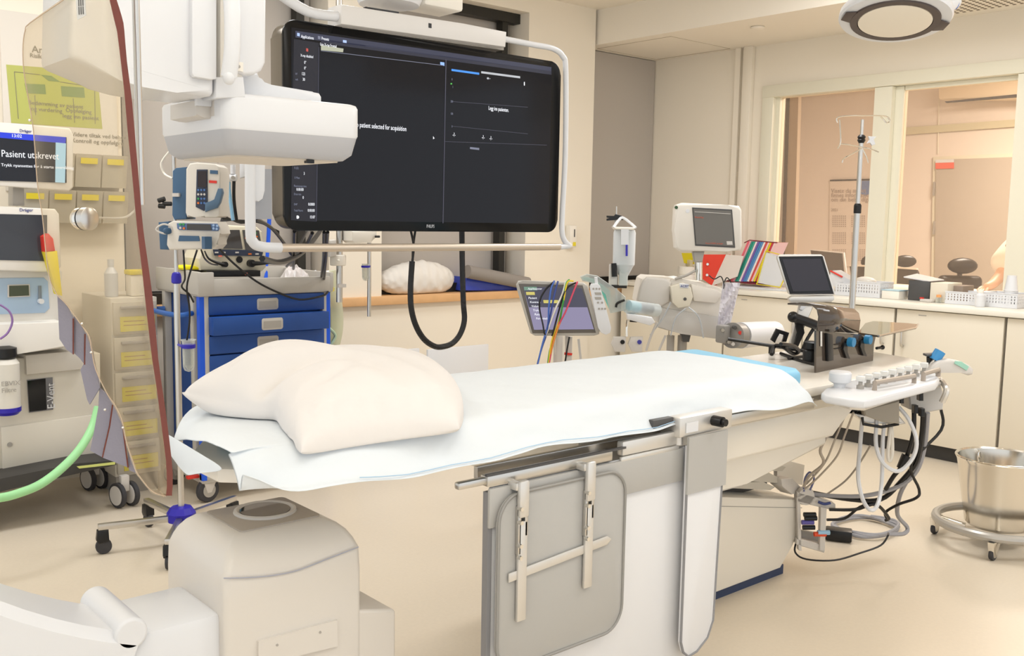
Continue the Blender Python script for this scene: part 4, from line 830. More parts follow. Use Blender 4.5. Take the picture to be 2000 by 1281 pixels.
for i, f in enumerate((((112, 578), (130, 597), (143, 622), (143, 692), (130, 683), (116, 662)), ((144, 618), (158, 636), (166, 652), (165, 712), (156, 700), (145, 690)), ((167, 650), (176, 660), (186, 715), (195, 757), (175, 790), (170, 780), (157, 722), (166, 706)), ((194, 757), (208, 770), (220, 788), (215, 830), (200, 893), (176, 880), (184, 840), (192, 795)), ((221, 790), (238, 823), (250, 913), (225, 903), (201, 894), (215, 835)), ((250, 868), (258, 905), (268, 925), (252, 918), (249, 905)))):
    fo = MB().prism([D(*p, SD+.012+.004*(i % 2)) for p in f], FWD*.003).build('vinyl_flap', m_flap, sd_, smooth=0)
    if i in (0, 1, 3, 4):
        e = {0: ((143, 622), (143, 692)), 1: ((166, 652), (165, 712)), 3: ((220, 790), (214, 832), (200, 893)), 4: ((239, 826), (250, 913))}[i]
        MB().tube([D(*p, SD+.012) for p in e], .0012, n=4, sm=0).build('flap_edge', mat('copper_brown_edge', '#8a4a3a'), fo)
for p in ((58, 235), (160, 632), (178, 688), (240, 835), (205, 800)):
    q = D(*p, SD-.004); MB().ball(q, .0022).build('rivet', m_chrome, sd_)
q0 = D(275, 400, SD+.06); q1 = D(263, -40, SD+.06)
MB().cyl(q0, V(q0.x, q0.y, q1.z+.3), .0078*KS, n=14).build('support_tube', m_steel, sd_)
MB().tube([D(185, 425, SD+.04), D(240, 425, SD+.05), D(262, 412, SD+.06), D(274, 396, SD+.06)], .0016).build('support_link', m_white, sd_)
# ================================================================== CONTRAST INJECTOR (behind the table)
def DP(pts, d, th, bev=.004, seg=2, nm=None, m=None, par=None, smooth=40):
    return MB().prism([D(px, py, d) for px, py in pts], FWD*th, bev=bev, seg=seg).build(nm, m, par, smooth=smooth)
JD = 5.0
j0 = D(1335, 680, JD+.1)
ij = thing('contrast_injector', 'white contrast injector with a tilted grey-screen monitor on a post behind the table', 'injector', (j0.x, j0.y, 0))
m_inj = mat('injector_white', '#e2dcd3', .35); m_injg = mat('injector_grey', '#c6c3bf', .4)
DP([(1250, 560), (1254, 545), (1262, 540), (1310, 543), (1330, 549), (1380, 553), (1398, 560), (1420, 566), (1428, 575), (1428, 630), (1425, 655), (1400, 661), (1330, 652), (1290, 642), (1280, 620), (1245, 590)], JD, .24, .014, 3, 'head', m_inj, ij)
DP([(1290, 600), (1425, 622), (1425, 655), (1400, 662), (1330, 652), (1285, 640)], JD-.012, .02, .006, 2, 'lower_shell', m_injg, ij)
DP([(1250, 562), (1256, 548), (1264, 541), (1300, 544), (1312, 552), (1308, 590), (1290, 600), (1244, 588)], JD-.02, .05, .012, 3, 'left_shoulder', m_off, ij)
DP([(1310, 560), (1335, 552), (1350, 562), (1354, 580), (1347, 598), (1325, 602), (1313, 590)], JD-.06, .06, .006, 2, 'pump_door', mat('injector_cream', '#dcd5c4', .35), ij)
q = D(1338, 584, JD-.063); MB().cyl(q, q+FWD*.01, .008).build('door_knob', m_dgrey, ij)
DP([(1327, 553), (1345, 555), (1345, 563), (1328, 562)], JD-.064, .004, .001, 1, 'maker_plate', m_white, ij)
lettering('ACIST', D(1329, 559, JD-.066), D(1345, 559, JD)-D(1329, 559, JD), Z, .016, mat('logo_navy', '#2c3f8f', .5), ij, name='maker_mark')
DP([(1350, 555), (1400, 566), (1412, 574), (1398, 592), (1380, 590), (1355, 588)], JD-.03, .03, .006, 2, 'side_bulge', m_inj, ij)
MB().tube([D(1445, 655, JD-.15), D(1480, 652, JD-.02), D(1512, 650, JD+.1)], [.066, .062], n=28, sm=0).ball(D(1512, 650, JD+.1), .062, n=20, sc=(.5, .5, 1)).build('motor_barrel', m_white, ij)
mp_ = MB().cyl(D(1430, 655, JD-.21), D(1442, 655, JD-.16), .064, n=28); mp_.box(D(1412, 652, JD-.2), (.05, .06, .09), bev=.01); mp_.build('barrel_face', mat('barrel_grey', '#8d8a86', .4), ij)
for (px, py, m_) in ((1446, 650, m_red), (1424, 668, m_chrome), (1412, 645, m_steel), (1436, 640, m_dgrey), (1432, 672, m_off)):
    q = D(px, py, JD-.24); MB().cyl(q, q+FWD*.04, .009, n=12).build('connector', m_, ij)
MB().cyl(D(1310, 655, JD+.08), V(D(1310, 655, JD+.08).x, D(1310, 655, JD+.08).y, .06), .02).cyl(D(1333, 655, JD+.1), V(D(1333, 655, JD+.1).x, D(1333, 655, JD+.1).y, .06), .025).build('post', m_grey, ij)
MB().box((D(1325, 680, JD+.1).x, D(1325, 680, JD+.1).y, .04), (.55, .5, .06), bev=.02).build('floor_base', m_injg, ij)
for a in (-.22, .22):
    for b in (-.2, .2): castor(ij, D(1325, 680, JD+.1).x+a, D(1325, 680, JD+.1).y+b, r=.03, w=.02, top=.05)
DP([(1330, 652), (1350, 652), (1346, 668), (1334, 668)], JD+.02, .05, .002, 1, 'connector_block', m_dgrey, ij)
# monitor with post
md = JD-.02
mo = DP([(1319, 408), (1322, 400), (1334, 396), (1420, 400), (1444, 402), (1449, 410), (1450, 480), (1447, 489), (1420, 491), (1330, 491), (1320, 484), (1317, 450)], md, .09, .012, 3, 'monitor', m_inj, ij)
DP([(1352, 405), (1430, 409), (1436, 484), (1358, 480)], md-.004, .01, .001, 1, 'screen_frame', m_dgrey, mo, 0)
DP([(1354, 408), (1428, 412), (1433, 481), (1360, 477)], md-.008, .006, 0, 1, 'screen', mat('grey_dead_screen', '#6e6a64', .1), mo, 0)
DP([(1419, 471), (1430, 471), (1431, 478), (1420, 478)], md-.010, .003, 0, 1, 'screen_button', m_off, mo, 0)
DP([(1357, 413), (1427, 417), (1427, 418), (1357, 414)], md-.010, .002, 0, 1, 'screen_line', m_off, mo, 0)
lettering('Stand-by', D(1357, 424, md-.011), D(1400, 425, md)-D(1357, 423, md), Z, .013, emat('screen_orange', '#c06048', .7), mo, name='screen_text')
lettering('Press START to begin', D(1378, 475, md-.011), D(1420, 476, md)-D(1378, 475, md), Z, .010, emat('screen_orange', '#c06048', .7), mo, name='screen_text')
q = D(1321, 405, md-.003); MB().cyl(q, q+FWD*.01, .008).build('green_led', mat('dark_green', '#31502f', .3), mo)
q = D(1343, 412, md-.003); MB().cyl(q, q+FWD*.01, .010).build('power_button', m_white, mo)
DP([(1353, 491), (1376, 491), (1372, 512), (1357, 512)], md+.03, .04, .003, 1, 'neck_clamp', m_grey, ij)
MB().cyl(D(1364, 512, md+.05), D(1364, 547, md+.05), .020, n=18).build('monitor_post', m_chrome, ij)
MB().tube([D(1318, 545, md), D(1340, 538, md-.01), D(1358, 528, md)], .007).build('grey_lead', m_grey, ij)
MB().tube([D(1385, 538, md-.1), D(1395, 545, md-.1), D(1408, 540, md-.1), D(1414, 556, md-.12), D(1412, 566, md-.1)], .003, n=6).tube([D(1414, 552, md-.1), D(1420, 542, md-.1), D(1428, 552, md-.1)], .003, n=6).build('thin_black_lead', m_black, ij)
# syringe chamber and manifold
syr = MB().cyl(D(1225, 598, JD-.2), D(1283, 606, JD-.06), .033, n=24); syr.build('syringe_chamber', glassy('syringe_clear', '#eef3f4', .3, .05), ij)
MB().cyl(D(1230, 597, JD-.19), D(1246, 600, JD-.15), .026, n=20).build('cyan_plunger', mat('cyan_fluid', '#4db7cc', .3), ij)
MB().cyl(D(1246, 600, JD-.15), D(1272, 604, JD-.08), .023, n=20).build('dark_piston', mat('navy_rubber', '#3c4856', .5), ij)
MB().cyl(D(1272, 602, JD-.09), D(1284, 604, JD-.05), .012, n=14).build('white_tip', m_white, ij)
DP([(1224, 612), (1274, 620), (1280, 630), (1270, 636), (1226, 624)], JD-.22, .05, .006, 2, 'chamber_cradle', m_white, ij)
hx = DP([(1133, 540), (1147, 535), (1166, 538), (1205, 565), (1222, 580), (1222, 606), (1192, 612), (1185, 575), (1160, 552), (1138, 549)], JD-.2, .02, .003, 1, 'clear_cover', glassy('clear_frame', '#e2e6e4', .35, .08), ij)
DP([(1140, 540), (1162, 546), (1192, 568), (1190, 604), (1178, 575), (1158, 552), (1138, 546)], JD-.16, .02, .002, 1, 'mint_panel', mat('mint_panel', '#8be3d6', .4), ij)
MB().tube([D(1203, 600, JD-.21), D(1206, 592, JD-.21), D(1220, 586, JD-.21)], .006).build('black_hose', m_black, ij)
MB().tube([D(1226, 625, JD-.2), D(1224, 640, JD-.2), D(1224, 657, JD-.2)], .006).build('bracket_rod', m_chrome, ij)
MB().cyl(D(1230, 626, JD-.2), D(1244, 627, JD-.2), .007).build('black_screw', m_black, ij)
for i, px in enumerate((1199, 1232)):
    DP([(px, 658), (px+24, 658), (px+22, 688), (px+2, 687), (px-5, 672)], JD-.2, .03, .004, 2, 'transducer', m_off, ij)
    q = D(px+17, 668, JD-.205); MB().cyl(q, q+FWD*.01, .011).build('transducer_port', m_black if i == 0 else mat('indigo_port', '#43439a', .4), ij)
MB().tube([D(1283, 630, JD-.1), D(1270, 660, JD-.1), D(1262, 685, JD-.1)], .006).tube([D(1300, 655, JD), D(1285, 690, JD), D(1278, 720, JD)], .006).build('drain_line', m_injg, ij)
for pts in ([(1345, 600), (1365, 620), (1374, 660)], [(1340, 602), (1320, 620), (1310, 655)], [(1310, 590), (1295, 620), (1270, 655)]):
    MB().tube([D(*p, JD-.08) for p in pts], .004, n=6).build('clear_line', glassy('line_clear', '#d6dade', .55), ij)
# bottle on the injector
bb = thing('contrast_bottle', 'inverted clear contrast bottle hanging in a white strap beside the injector', 'bottle', D(1218, 560, 4.95))
q = D(1218, 520, 4.95); q0 = V(q.x, q.y, D(1218, 528, 4.95).z)
MB().lathe([(.012, -.07), (.022, -.068), (.023, -.03), (.048, .02), (.056, .03), (.057, .19), (.052, .205), (.03, .212), (.005, .213)], q0, n=30).build('bottle', glassy('bottle_clear', '#e9ecee', .5, .08), bb)
DP([(1213, 448), (1228, 448), (1228, 478), (1213, 478)], 4.885, .003, 0, 1, 'label', m_white, bb, 0)
DP([(1222, 478), (1226, 478), (1226, 500), (1222, 500)], 4.883, .003, 0, 1, 'blue_mark', m_viol, bb, 0)
MB().tube([D(1198, 444, 4.92), D(1207, 432, 4.94), D(1216, 425, 4.95), D(1232, 436, 4.94), D(1242, 445, 4.92)], .007, n=6).build('strap', m_white, bb)
DP([(1198, 443), (1242, 444), (1238, 449), (1202, 448)], 4.89, .12, .003, 1, 'strap_band', m_whitew, bb)
DP([(1191, 516), (1206, 517), (1206, 558), (1190, 557)], 4.93, .04, .003, 1, 'holder_block', m_off, bb)
MB().tube([D(1199, 514, 4.92), D(1200, 540, 4.92)], .014, n=12, sm=0).build('black_grip', m_black, bb)
MB().tube([D(1194, 559, 4.93), D(1224, 560, 4.93)], .008, sm=0).build('base_clip', m_black, bb)
DP([(1209, 512), (1226, 512), (1226, 558), (1209, 558)], 4.92, .06, .003, 1, 'drip_chamber', glassy('chamber_clear', '#eef1ee', .45, .08), bb)
MB().cyl(D(1204, 403, 4.97), D(1204, 430, 4.97), .004).cyl(D(1202, 430, 4.99), D(1204, 600, 4.95), .006).build('rod', m_steel, bb)
DP([(1185, 421), (1200, 422), (1202, 418), (1214, 421), (1219, 428), (1216, 430), (1208, 428), (1200, 430), (1185, 431), (1185, 427), (1194, 426), (1185, 425)], 4.95, .02, .001, 1, 'clamp', m_black, bb, 0)
# crumpled clear pouch at the injector
pou = MB(); rows = []
for i in range(12):
    t = i/11; y = 552+90*t; xl, xr = 1412-4*t*3, 1446-22*t
    rows.append([D(xl+(xr-xl)*k/6, y, JD-.12-.02*math.sin(k*1.3+i)) for k in range(7)])
pou.grid(rows); tag(pou.build('clear_pouch', glassy('pouch_film', '#eceaf0', .45, .1), smooth=0, solid=.003), 'crumpled clear pouch hanging at the right side of the injector', 'pouch')
# touch screen with remote and cables
td = 4.55
ts = thing('touch_screen', 'tilted touch screen on a white stand behind the table, draped with coloured leads', 'touch screen', (D(1092, 700, td).x, D(1092, 700, td).y, 0))
tb_ = DP([(1008, 556), (1012, 549), (1022, 548), (1140, 552), (1148, 558), (1172, 645), (1170, 653), (1160, 656), (1045, 656), (1036, 651), (1010, 566)], td, .035, .006, 3, 'bezel', mat('bezel_silver', '#b9b5ae', .3), ts)
DP([(1013, 554), (1138, 557), (1164, 650), (1040, 651)], td-.003, .006, .002, 1, 'glass_face', mat('glass_grey', '#6a655f', .08), tb_)
DP([(1022, 560), (1136, 563), (1160, 643), (1043, 644)], td-.006, .004, 0, 1, 'screen', emat('touch_screen_lilac', '#8a84a0', .8), tb_, 0)
DP([(1022, 560), (1136, 563), (1148, 600), (1033, 600)], td-.007, .001, 0, 1, 'screen_top', emat('touch_screen_dark', '#4d4c5c', .7), tb_, 0)
for (x0, y0, x1, y1, c) in ((1023, 560, 1048, 567, 'g'), (1027, 570, 1044, 576, 'y'), (1061, 586, 1090, 592, 'y')):
    DP([(x0, y0), (x1, y0), (x1+1, y1), (x0+1, y1)], td-.009, .001, 0, 1, 'tab', emat('tab_'+c, {'g': '#6f8f7c', 'y': '#c9bd6a'}[c], .8), tb_, 0)
for i in range(6): lettering(('Pasient', 'Kontrast', 'Volum', 'Trykk', 'Rate', 'Forsinkelse')[i], D(1032+3*i, 582+8*i, td-.009), D(1100, 560, td)-D(1030, 560, td), Z, .014, m_tw, tb_, name='screen_text')
lettering('Applikasjoner', D(1031, 564, td-.0095), D(1100, 560, td)-D(1030, 560, td), Z, .012, m_tw, tb_, name='screen_text')
rm = DP([(1152, 560), (1155, 554), (1168, 554), (1172, 558), (1194, 640), (1192, 650), (1184, 654), (1174, 650), (1168, 640)], td-.03, .025, .004, 2, 'remote', m_white, ts)
DP([(1161, 541), (1167, 541), (1168, 555), (1162, 555)], td-.02, .012, .002, 1, 'remote_clip', m_white, ts)
for (px, py) in ((1159, 564), (1165, 564), (1171, 564), (1168, 591), (1176, 591), (1170, 603), (1176, 603), (1182, 603)):
    q = D(px, py, td-.033); MB().cyl(q, q+FWD*.003, .005, n=10).build('remote_key', m_grey, rm)
for py in (574, 583): DP([(1161, py-3), (1174, py-3), (1175, py+2), (1163, py+2)], td-.033, .003, 0, 1, 'remote_readout', m_grey, rm, 0)
MB().cyl(D(1092, 655, td+.02), V(D(1092, 655, td+.02).x, D(1092, 655, td+.02).y, .08), .026).build('stand_post', m_off, ts)
DP([(1083, 655), (1104, 655), (1101, 720), (1084, 720)], td, .02, .003, 1, 'stand_cover', m_whitew, ts)
MB().box((D(1092, 700, td).x, D(1092, 700, td).y, .04), (.5, .45, .05), bev=.02).build('stand_base', m_off, ts)
for a in (-.2, .2):
    for b in (-.18, .18): castor(ts, D(1092, 700, td).x+a, D(1092, 700, td).y+b, r=.03, w=.02, top=.05)
DP([(1104, 655), (1118, 658), (1117, 710), (1104, 710)], td+.04, .02, .002, 1, 'paper_tag', m_off, ts, 0)
DP([(1101, 688), (1118, 690), (1117, 694), (1101, 693)], td+.03, .004, 0, 1, 'red_band', m_red, ts, 0)
mc = lambda n, c: mat('lead_'+n, c, .4)
leads = (('green', '#3f9a45', [(1112, 546), (1106, 555), (1100, 590), (1090, 640), (1075, 680), (1070, 712)]), ('yellow', '#e3c92f', [(1120, 549), (1108, 552), (1101, 585), (1092, 625), (1078, 665), (1071, 712)]),
         ('red', '#d9506a', [(1128, 550), (1122, 565), (1104, 610), (1088, 640), (1080, 670), (1072, 712)]), ('white', '#e8e5dc', [(1105, 549), (1098, 575), (1084, 605), (1068, 650), (1055, 690), (1050, 712)]),
         ('blue', '#4a6fc0', [(1083, 548), (1076, 565), (1072, 600), (1070, 635), (1060, 670), (1050, 712)]), ('indigo', '#3a4f96', [(1090, 549), (1084, 570), (1078, 600), (1068, 650), (1058, 680), (1049, 714)]),
         ('black', '#18181a', [(1082, 550), (1066, 565), (1055, 585), (1054, 605), (1060, 632), (1063, 650), (1065, 653)]), ('black', '#18181a', [(1125, 552), (1110, 560), (1100, 578), (1090, 612), (1080, 650), (1078, 655)]),
         ('orange', '#e08a3a', [(1096, 625), (1088, 645), (1078, 680), (1071, 713)]), ('black', '#18181a', [(1112, 658), (1108, 680), (1103, 712)]))
for n, c, pts in leads:
    tag(MB().tube([D(px, py, td-.02-.008*(k % 3)) for k, (px, py) in enumerate(pts)], .0042, n=6).build('monitoring_lead', mc(n, c)), {'green': 'green lead draped over the touch screen', 'yellow': 'yellow lead draped over the touch screen', 'red': 'pinkish red lead crossing the touch screen diagonally', 'white': 'thick white lead draped over the touch screen', 'blue': 'light blue lead hanging over the touch screen', 'indigo': 'dark blue lead hanging over the touch screen', 'orange': 'orange lead below the touch screen joining the yellow one', 'black': 'black lead hanging at the touch screen'}[n], 'cable', 'black leads at the touch screen' if n == 'black' else None)
MB().tube([D(1130, 662, td+.2), D(1133, 690, td+.2), D(1136, 715, td+.2)], .006).build('grey_tube', m_injg, ts)

# pale storage bins behind the pillow, by the wall
for (a, b, zt, lab) in (((700, 684), (820, 680), .0, 'pale white upright panel behind the pillow, the one nearer the trolley'), ((836, 680), (955, 672), 0, 'pale white upright panel behind the bed, below the cable loop')):
    p0, p1 = PY(*a, 4.7), PY(*b, 4.7)
    t = thing('screen_panel', lab, 'panel', ((p0.x+p1.x)/2, 4.7, 0), None)
    MB().bb((p0.x, 4.7, .02), (p1.x, 4.72, p1.z-.0), bev=.006).build('panel', m_white, t); MB().bb((p0.x+.05, 4.66, 0), (p0.x+.08, 4.80, .02)).bb((p1.x-.08, 4.66, 0), (p1.x-.05, 4.80, .02)).build('foot', m_grey, t)
# things on the sill
def lump(nm, lab, cat, c, L, W_, H_, ang, m, ns=.1, seed=0, n1=36, n2=20):
    b = MB(Matrix.Translation(Vector(c)) @ Matrix.Rotation(ang, 4, 'Z')); rows = []
    for i in range(n1+1):
        a = math.pi*i/n1; r_ = []
        for j in range(n2):
            t = 2*math.pi*j/n2; s_ = math.sin(a)**.6
            x = -math.cos(a)*L/2; y = math.cos(t)*W_/2*s_; z = math.sin(t)*H_/2*s_
            f = 1 + ns*noise(x*9+seed, t*2.1, seed)
            r_.append(V(x, y*f, max(z*f*(1+.25*math.sin(x*6+seed)), -H_*.42)+H_*.42))
        rows.append(r_)
    b.grid(rows, closed=True)
    return tag(b.build(nm, m, None, smooth=80, sub=1), lab, cat)
q = PY(818, 590, 5.52); lump('laundry_bag', 'white crumpled laundry bag lying on the wooden sill behind the cable loop', 'bag', (q.x+.02, 5.58, .924), .62, .20, .22, 0, mat('bag_white', '#e6e1da', .6), .25, 1.3)
q = PY(955, 560, 5.6); bl = MB().prism([PY(*p, 5.50) for p in ((912, 541), (906, 568), (1015, 568), (1012, 560))], (0, .28, 0), bev=.01)
tag(bl.build('blue_wrapped_pack', mat('shiny_blue_film', '#3f52c0', .12, bump=.6, bscale=20)), 'shiny blue wrapped pack on the sill under the grey roll', 'pack')
q0, q1 = PY(912, 530, 5.45), PY(1030, 556, 5.45)
MB_ = MB().cyl(q0+V(0, 0, 0), q1+V(0, 0, .01), .047, n=26); tag(MB_.build('mat_roll', mat('roll_grey', '#8f8882', .8)), 'grey rolled mat lying on top of the blue pack on the sill', 'roll')
# hand dispenser box on pillar
q = PY(1112, 470, 5.49); w_ = MB().bb((q.x-.04, 5.44, q.z-.05), (q.x+.035, 5.50, q.z+.12), bev=.01)
di = thing('wall_dispenser', 'small white wall dispenser with a yellow label on the pillar right of the monitor', 'dispenser', (q.x, 5.47, q.z-.05)); w_.build('body', m_whitew, di); MB().bb((q.x-.01, 5.436, q.z-.04), (q.x+.02, 5.44, q.z-.01)).build('label', m_yel, di, smooth=0); MB().bb((q.x+.0, 5.436, q.z+.03), (q.x+.008, 5.44, q.z+.09)).build('slot', m_dgrey, di, smooth=0)

# ================================================================== TABLE-FOOT DEVICE, TABLET, POLE
bs = thing('radial_shield', 'dark brown glossy arm shield with two blue knobs on the table foot', 'arm shield', G(1650, 716, .8785))
m_bg = mat('brown_black_acrylic', '#4a4038', .1, coat=.4)
fz = [(1594, 645), (1594, 728), (1705, 704.5), (1707, 673), (1711, 655), (1680, 653), (1645, 650), (1610, 646)]
g0 = G(1594, 728, .879); g1 = G(1705, 704.5, .879); nn = (g1-g0).cross(Z).normalized()
def onp(px, py, off=0):
    r_ = ray(px, py); p0 = g0 - nn*off; t = (p0-CP).dot(nn)/r_.dot(nn); return CP + r_*t
BK = -nn if nn.dot(FWD) < 0 else nn
MB().prism([onp(*p) for p in fz], BK*.008).build('front_panel', m_bg, bs, smooth=0)
tc_ = MB(); rows = []
prof = [(0, 0), (.03, .05), (.05, .085), (.09, .105), (.14, .11)]
for px0, px1, k in ((1594, 1676, 0),):
    a0, a1 = onp(1596, 646), onp(1676, 651)
    hgt = [(0, 0), (-.004, .055), (.004, .082), (.025, .098), (.07, .102), (.13, .095)]
    for e in (a0, a1): rows.append([e + BK*o + V(0, 0, h) for o, h in hgt])
tc_.grid(rows); tc_.build('curved_cover', m_bg, bs, smooth=80, solid=.006)
q = onp(1661, 616)+BK*.02; MB().box(q+V(0, 0, .0), (.03, .01, .014), rot=0.0, bev=.003).build('white_oval', m_off, bs)
MB().prism([onp(*p, 0)+V(0, 0, 0)-BK*.002 for p in ((1601, 647), (1601, 676), (1604, 676), (1604, 647))], -BK*.002).build('white_strip', m_off, bs, smooth=0)
MB().prism([onp(*p) for p in ((1610, 650), (1612, 705), (1622, 703), (1620, 652))], -BK*.014, bev=.002).build('rib', m_black, bs)
tr_ = [onp(1674, 650), onp(1712, 655), G(1717, 655, 1.06), G(1789, 639, 1.06), G(1793, 633, 1.06), G(1706, 626, 1.06), G(1690, 631, 1.06)]
zz = onp(1690, 652).z
tr_ = [V(*G(px, py, zz)) for px, py in ((1676, 649), (1716, 655), (1756, 646), (1789, 639), (1793, 633), (1773, 631), (1706, 627), (1690, 631))]
MB().prism(tr_, (0, 0, -.008)).build('side_tray', glassy('brown_clear', '#6b5c4a', .55, .04, '#9a8a74'), bs, smooth=0)
MB().tube([V(*G(px, py, zz)) for px, py in ((1716, 656), (1756, 647), (1789, 640), (1793, 633))], .004, n=6, sm=0).build('tray_rim', m_steel, bs)
for i, (px, py) in enumerate(((1652, 667), (1685, 662))):
    q = onp(px, py); kb_ = MB().cyl(q-BK*.035, q-BK*.012, .019, n=16); k_ = kb_.build('blue_knob', mat('knob_teal_blue', '#2f7fae', .4), bs)
    MB().cyl(q-BK*.012, q, .012).prism([onp(px-8, py+2)-BK*.012, onp(px-2, py+2)-BK*.012, onp(px-2, py+20)-BK*.012, onp(px+3, py+33)-BK*.012, onp(px-4, py+31)-BK*.012, onp(px-10, py+14)-BK*.012], BK*.008).build('knob_lever', m_black, k_)
    for dy in (7, 15): MB().tube([onp(px-23, py+dy-1)-BK*.003, onp(px-10, py+dy-3)-BK*.003], .002, n=5, sm=0).build('slot', m_black, bs)
q = G(1583, 708, .879); MB().lathe([(.026, .0), (.033, .004), (.033, .05), (.028, .056), (.033, .06), (.033, .085), (.02, .09)], q, n=22).build('black_dial', m_black, bs)
q = onp(1712, 680); MB().cyl(q, q+V(.05, .0, 0), .006).ball(q+V(.05, 0, 0), .010).build('side_knob', m_black, bs)
rod0, rod1 = D(1422, 662, 4.3), D(1575, 686, 4.22)
tag(MB().cyl(rod0, rod1, .0075, n=10).build('support_rod', m_black), 'long thin black rod running from the injector to the arm shield above the table', 'rod')
ra = thing('rod_clamp', 'black articulated clamp with a looped bracket lying at the table foot', 'clamp', G(1548, 700, .879))
MB().prism([D(*p, 4.28) for p in ((1517, 642), (1506, 664), (1514, 670), (1522, 650), (1534, 654), (1528, 668), (1536, 668), (1542, 650))], FWD*.02, bev=.003).build('bracket', m_black, ra, smooth=30)
MB().tube([G(1507, 692, .90), G(1513, 676, .93), G(1530, 678, .93), G(1548, 690, .89), G(1560, 686, .90), G(1550, 676, .93), G(1525, 672, .95)], .009, n=8).build('linkage', m_black, ra)
MB().tube([G(1525, 690, .885), G(1560, 703, .884), G(1594, 712, .884)], .007).tube([G(1540, 700, .885), G(1580, 694, .884)], .006).build('cord', m_black, ra)
q = G(1507, 690, .8795); MB().lathe([(.014, 0), (.014, .03), (.010, .04)], q).build('foot', m_black, ra)
# tablet on arm
tbd = 4.35
tl = thing('tablet_display', 'tilted black tablet display on a silver and black jointed arm at the table foot', 'tablet', D(1560, 690, tbd))
sc_ = DP([(1519, 500), (1524, 497), (1604, 497), (1610, 501), (1631, 570), (1630, 575), (1625, 578), (1546, 577), (1540, 573), (1518, 505)], tbd, .02, .004, 2, 'tablet', m_alu, tl)
DP([(1521, 501), (1607, 500), (1629, 574), (1543, 574)], tbd-.003, .006, .002, 1, 'glass_face', mat('tablet_black', '#17161a', .15), sc_)
DP([(1528, 506), (1603, 505), (1622, 567), (1549, 569)], tbd-.005, .003, 0, 1, 'screen', mat('tablet_grey', '#35323a', .12), sc_, 0)
DP([(1540, 583), (1546, 579), (1629, 578), (1630, 585), (1624, 590), (1545, 592)], tbd-.01, .03, .004, 2, 'holder_bar', m_alu, tl)
DP([(1562, 592), (1592, 592), (1560, 665), (1548, 690), (1535, 690), (1548, 655)], tbd+.01, .02, .004, 2, 'silver_arm', m_alu, tl)
DP([(1566, 594), (1576, 596), (1568, 606), (1562, 604)], tbd+.0, .004, 0, 1, 'type_label', m_white, tl, 0)
MB().tube([D(1548, 619, tbd-.02), D(1575, 628, tbd-.02), D(1600, 637, tbd-.02)], .021, n=12, sm=0).ball(D(1549, 619, tbd-.02), .025).build('black_joint', m_black, tl)
DP([(1543, 615), (1556, 632), (1560, 650), (1550, 678), (1558, 680), (1572, 650), (1568, 630), (1560, 615)], tbd-.015, .02, .003, 1, 'black_link', m_black, tl)
MB().tube([D(1590, 640, tbd), D(1575, 665, tbd), D(1565, 690, tbd)], .008).build('black_hose', m_black, tl)
# iv pole at foot
pq = PY(1664, 600, 2.53)
ip2 = thing('drip_stand', 'steel drip stand with hooks on top rising behind the dark arm shield', 'drip stand', (pq.x, pq.y, .7))
zc = D(1676, 407, 4.55).z; zt_ = D(1684, 262, 4.55).z; ztt = D(1685, 222, 4.55).z
MB().cyl((pq.x, pq.y, .70), (pq.x, pq.y, zc), .0155).build('lower_tube', m_steel, ip2)
MB().cyl((pq.x, pq.y, zc), (pq.x, pq.y, zt_), .0115).cyl((pq.x, pq.y, zt_), (pq.x, pq.y, ztt), .008).build('upper_tube', m_steel, ip2)
MB().lathe([(.017, -.02), (.018, -.015), (.018, .02), (.013, .028)], (pq.x, pq.y, zc)).build('collar', m_black, ip2)
MB().lathe([(.012, -.02), (.02, -.005), (.016, .0), (.02, .01), (.012, .02)], (pq.x, pq.y, zt_)).build('collar', m_black, ip2)
hk = lambda px, py, o=0: D(px, py, 4.55+o)
for pts in ([(1685, 226), (1660, 226), (1640, 228), (1634, 232), (1636, 240)], [(1640, 234), (1641, 250), (1642, 270), (1641, 281), (1636, 290)], [(1685, 226), (1715, 226), (1732, 228), (1738, 235), (1733, 240), (1726, 234), (1720, 227)], [(1640, 281), (1660, 283), (1680, 287)], [(1680, 287), (1700, 291), (1716, 297)], [(1683, 290), (1665, 300), (1648, 310), (1645, 318)], [(1685, 292), (1692, 305), (1696, 318)]):
    MB().tube([hk(*p) for p in pts], .0032, n=6).build('hook', m_chrome, ip2)
DP([(1696, 266), (1712, 267), (1706, 272), (1710, 282), (1703, 284), (1700, 278), (1694, 280), (1699, 273)], 4.53, .01, .001, 1, 'white_clip', m_white, ip2)
MB().bb((pq.x-.03, 2.505, .80), (pq.x+.03, 2.56, .875), bev=.006).build('rail_clamp', m_dgrey, ip2)
# ================================================================== CONTROL PANEL AT TABLE SIDE
cpn = thing('bedside_console', 'white bedside control panel with a row of clear paddle knobs and a large round knob', 'console', G(1720, 760, .80))
CZ = .885
gp = lambda px, py, z=CZ: G(px, py, z)
MB().prism([gp(*p) for p in ((1604, 766), (1612, 758), (1650, 745), (1805, 722), (1826, 726), (1835, 738), (1828, 748), (1700, 780), (1688, 782), (1660, 780), (1612, 772))], (0, 0, -.028), bev=.008, seg=3).build('housing', m_white, cpn, smooth=50)
MB().prism([gp(*p, CZ-.03) for p in ((1606, 772), (1650, 752), (1810, 728), (1838, 745), (1690, 790), (1660, 788))], (0, 0, -.022), bev=.006).build('underbody', m_alu, cpn, smooth=40)
MB().tube([gp(1606, 770, CZ-.014), gp(1650, 783, CZ-.014), gp(1690, 786, CZ-.014)], .002, n=5).build('seam', m_dgrey, cpn)
q = gp(1640, 756); MB().lathe([(.020, 0), (.022, .012), (.036, .020), (.038, .024), (.038, .050), (.034, .056)], q, n=30).build('round_knob', m_white, cpn)
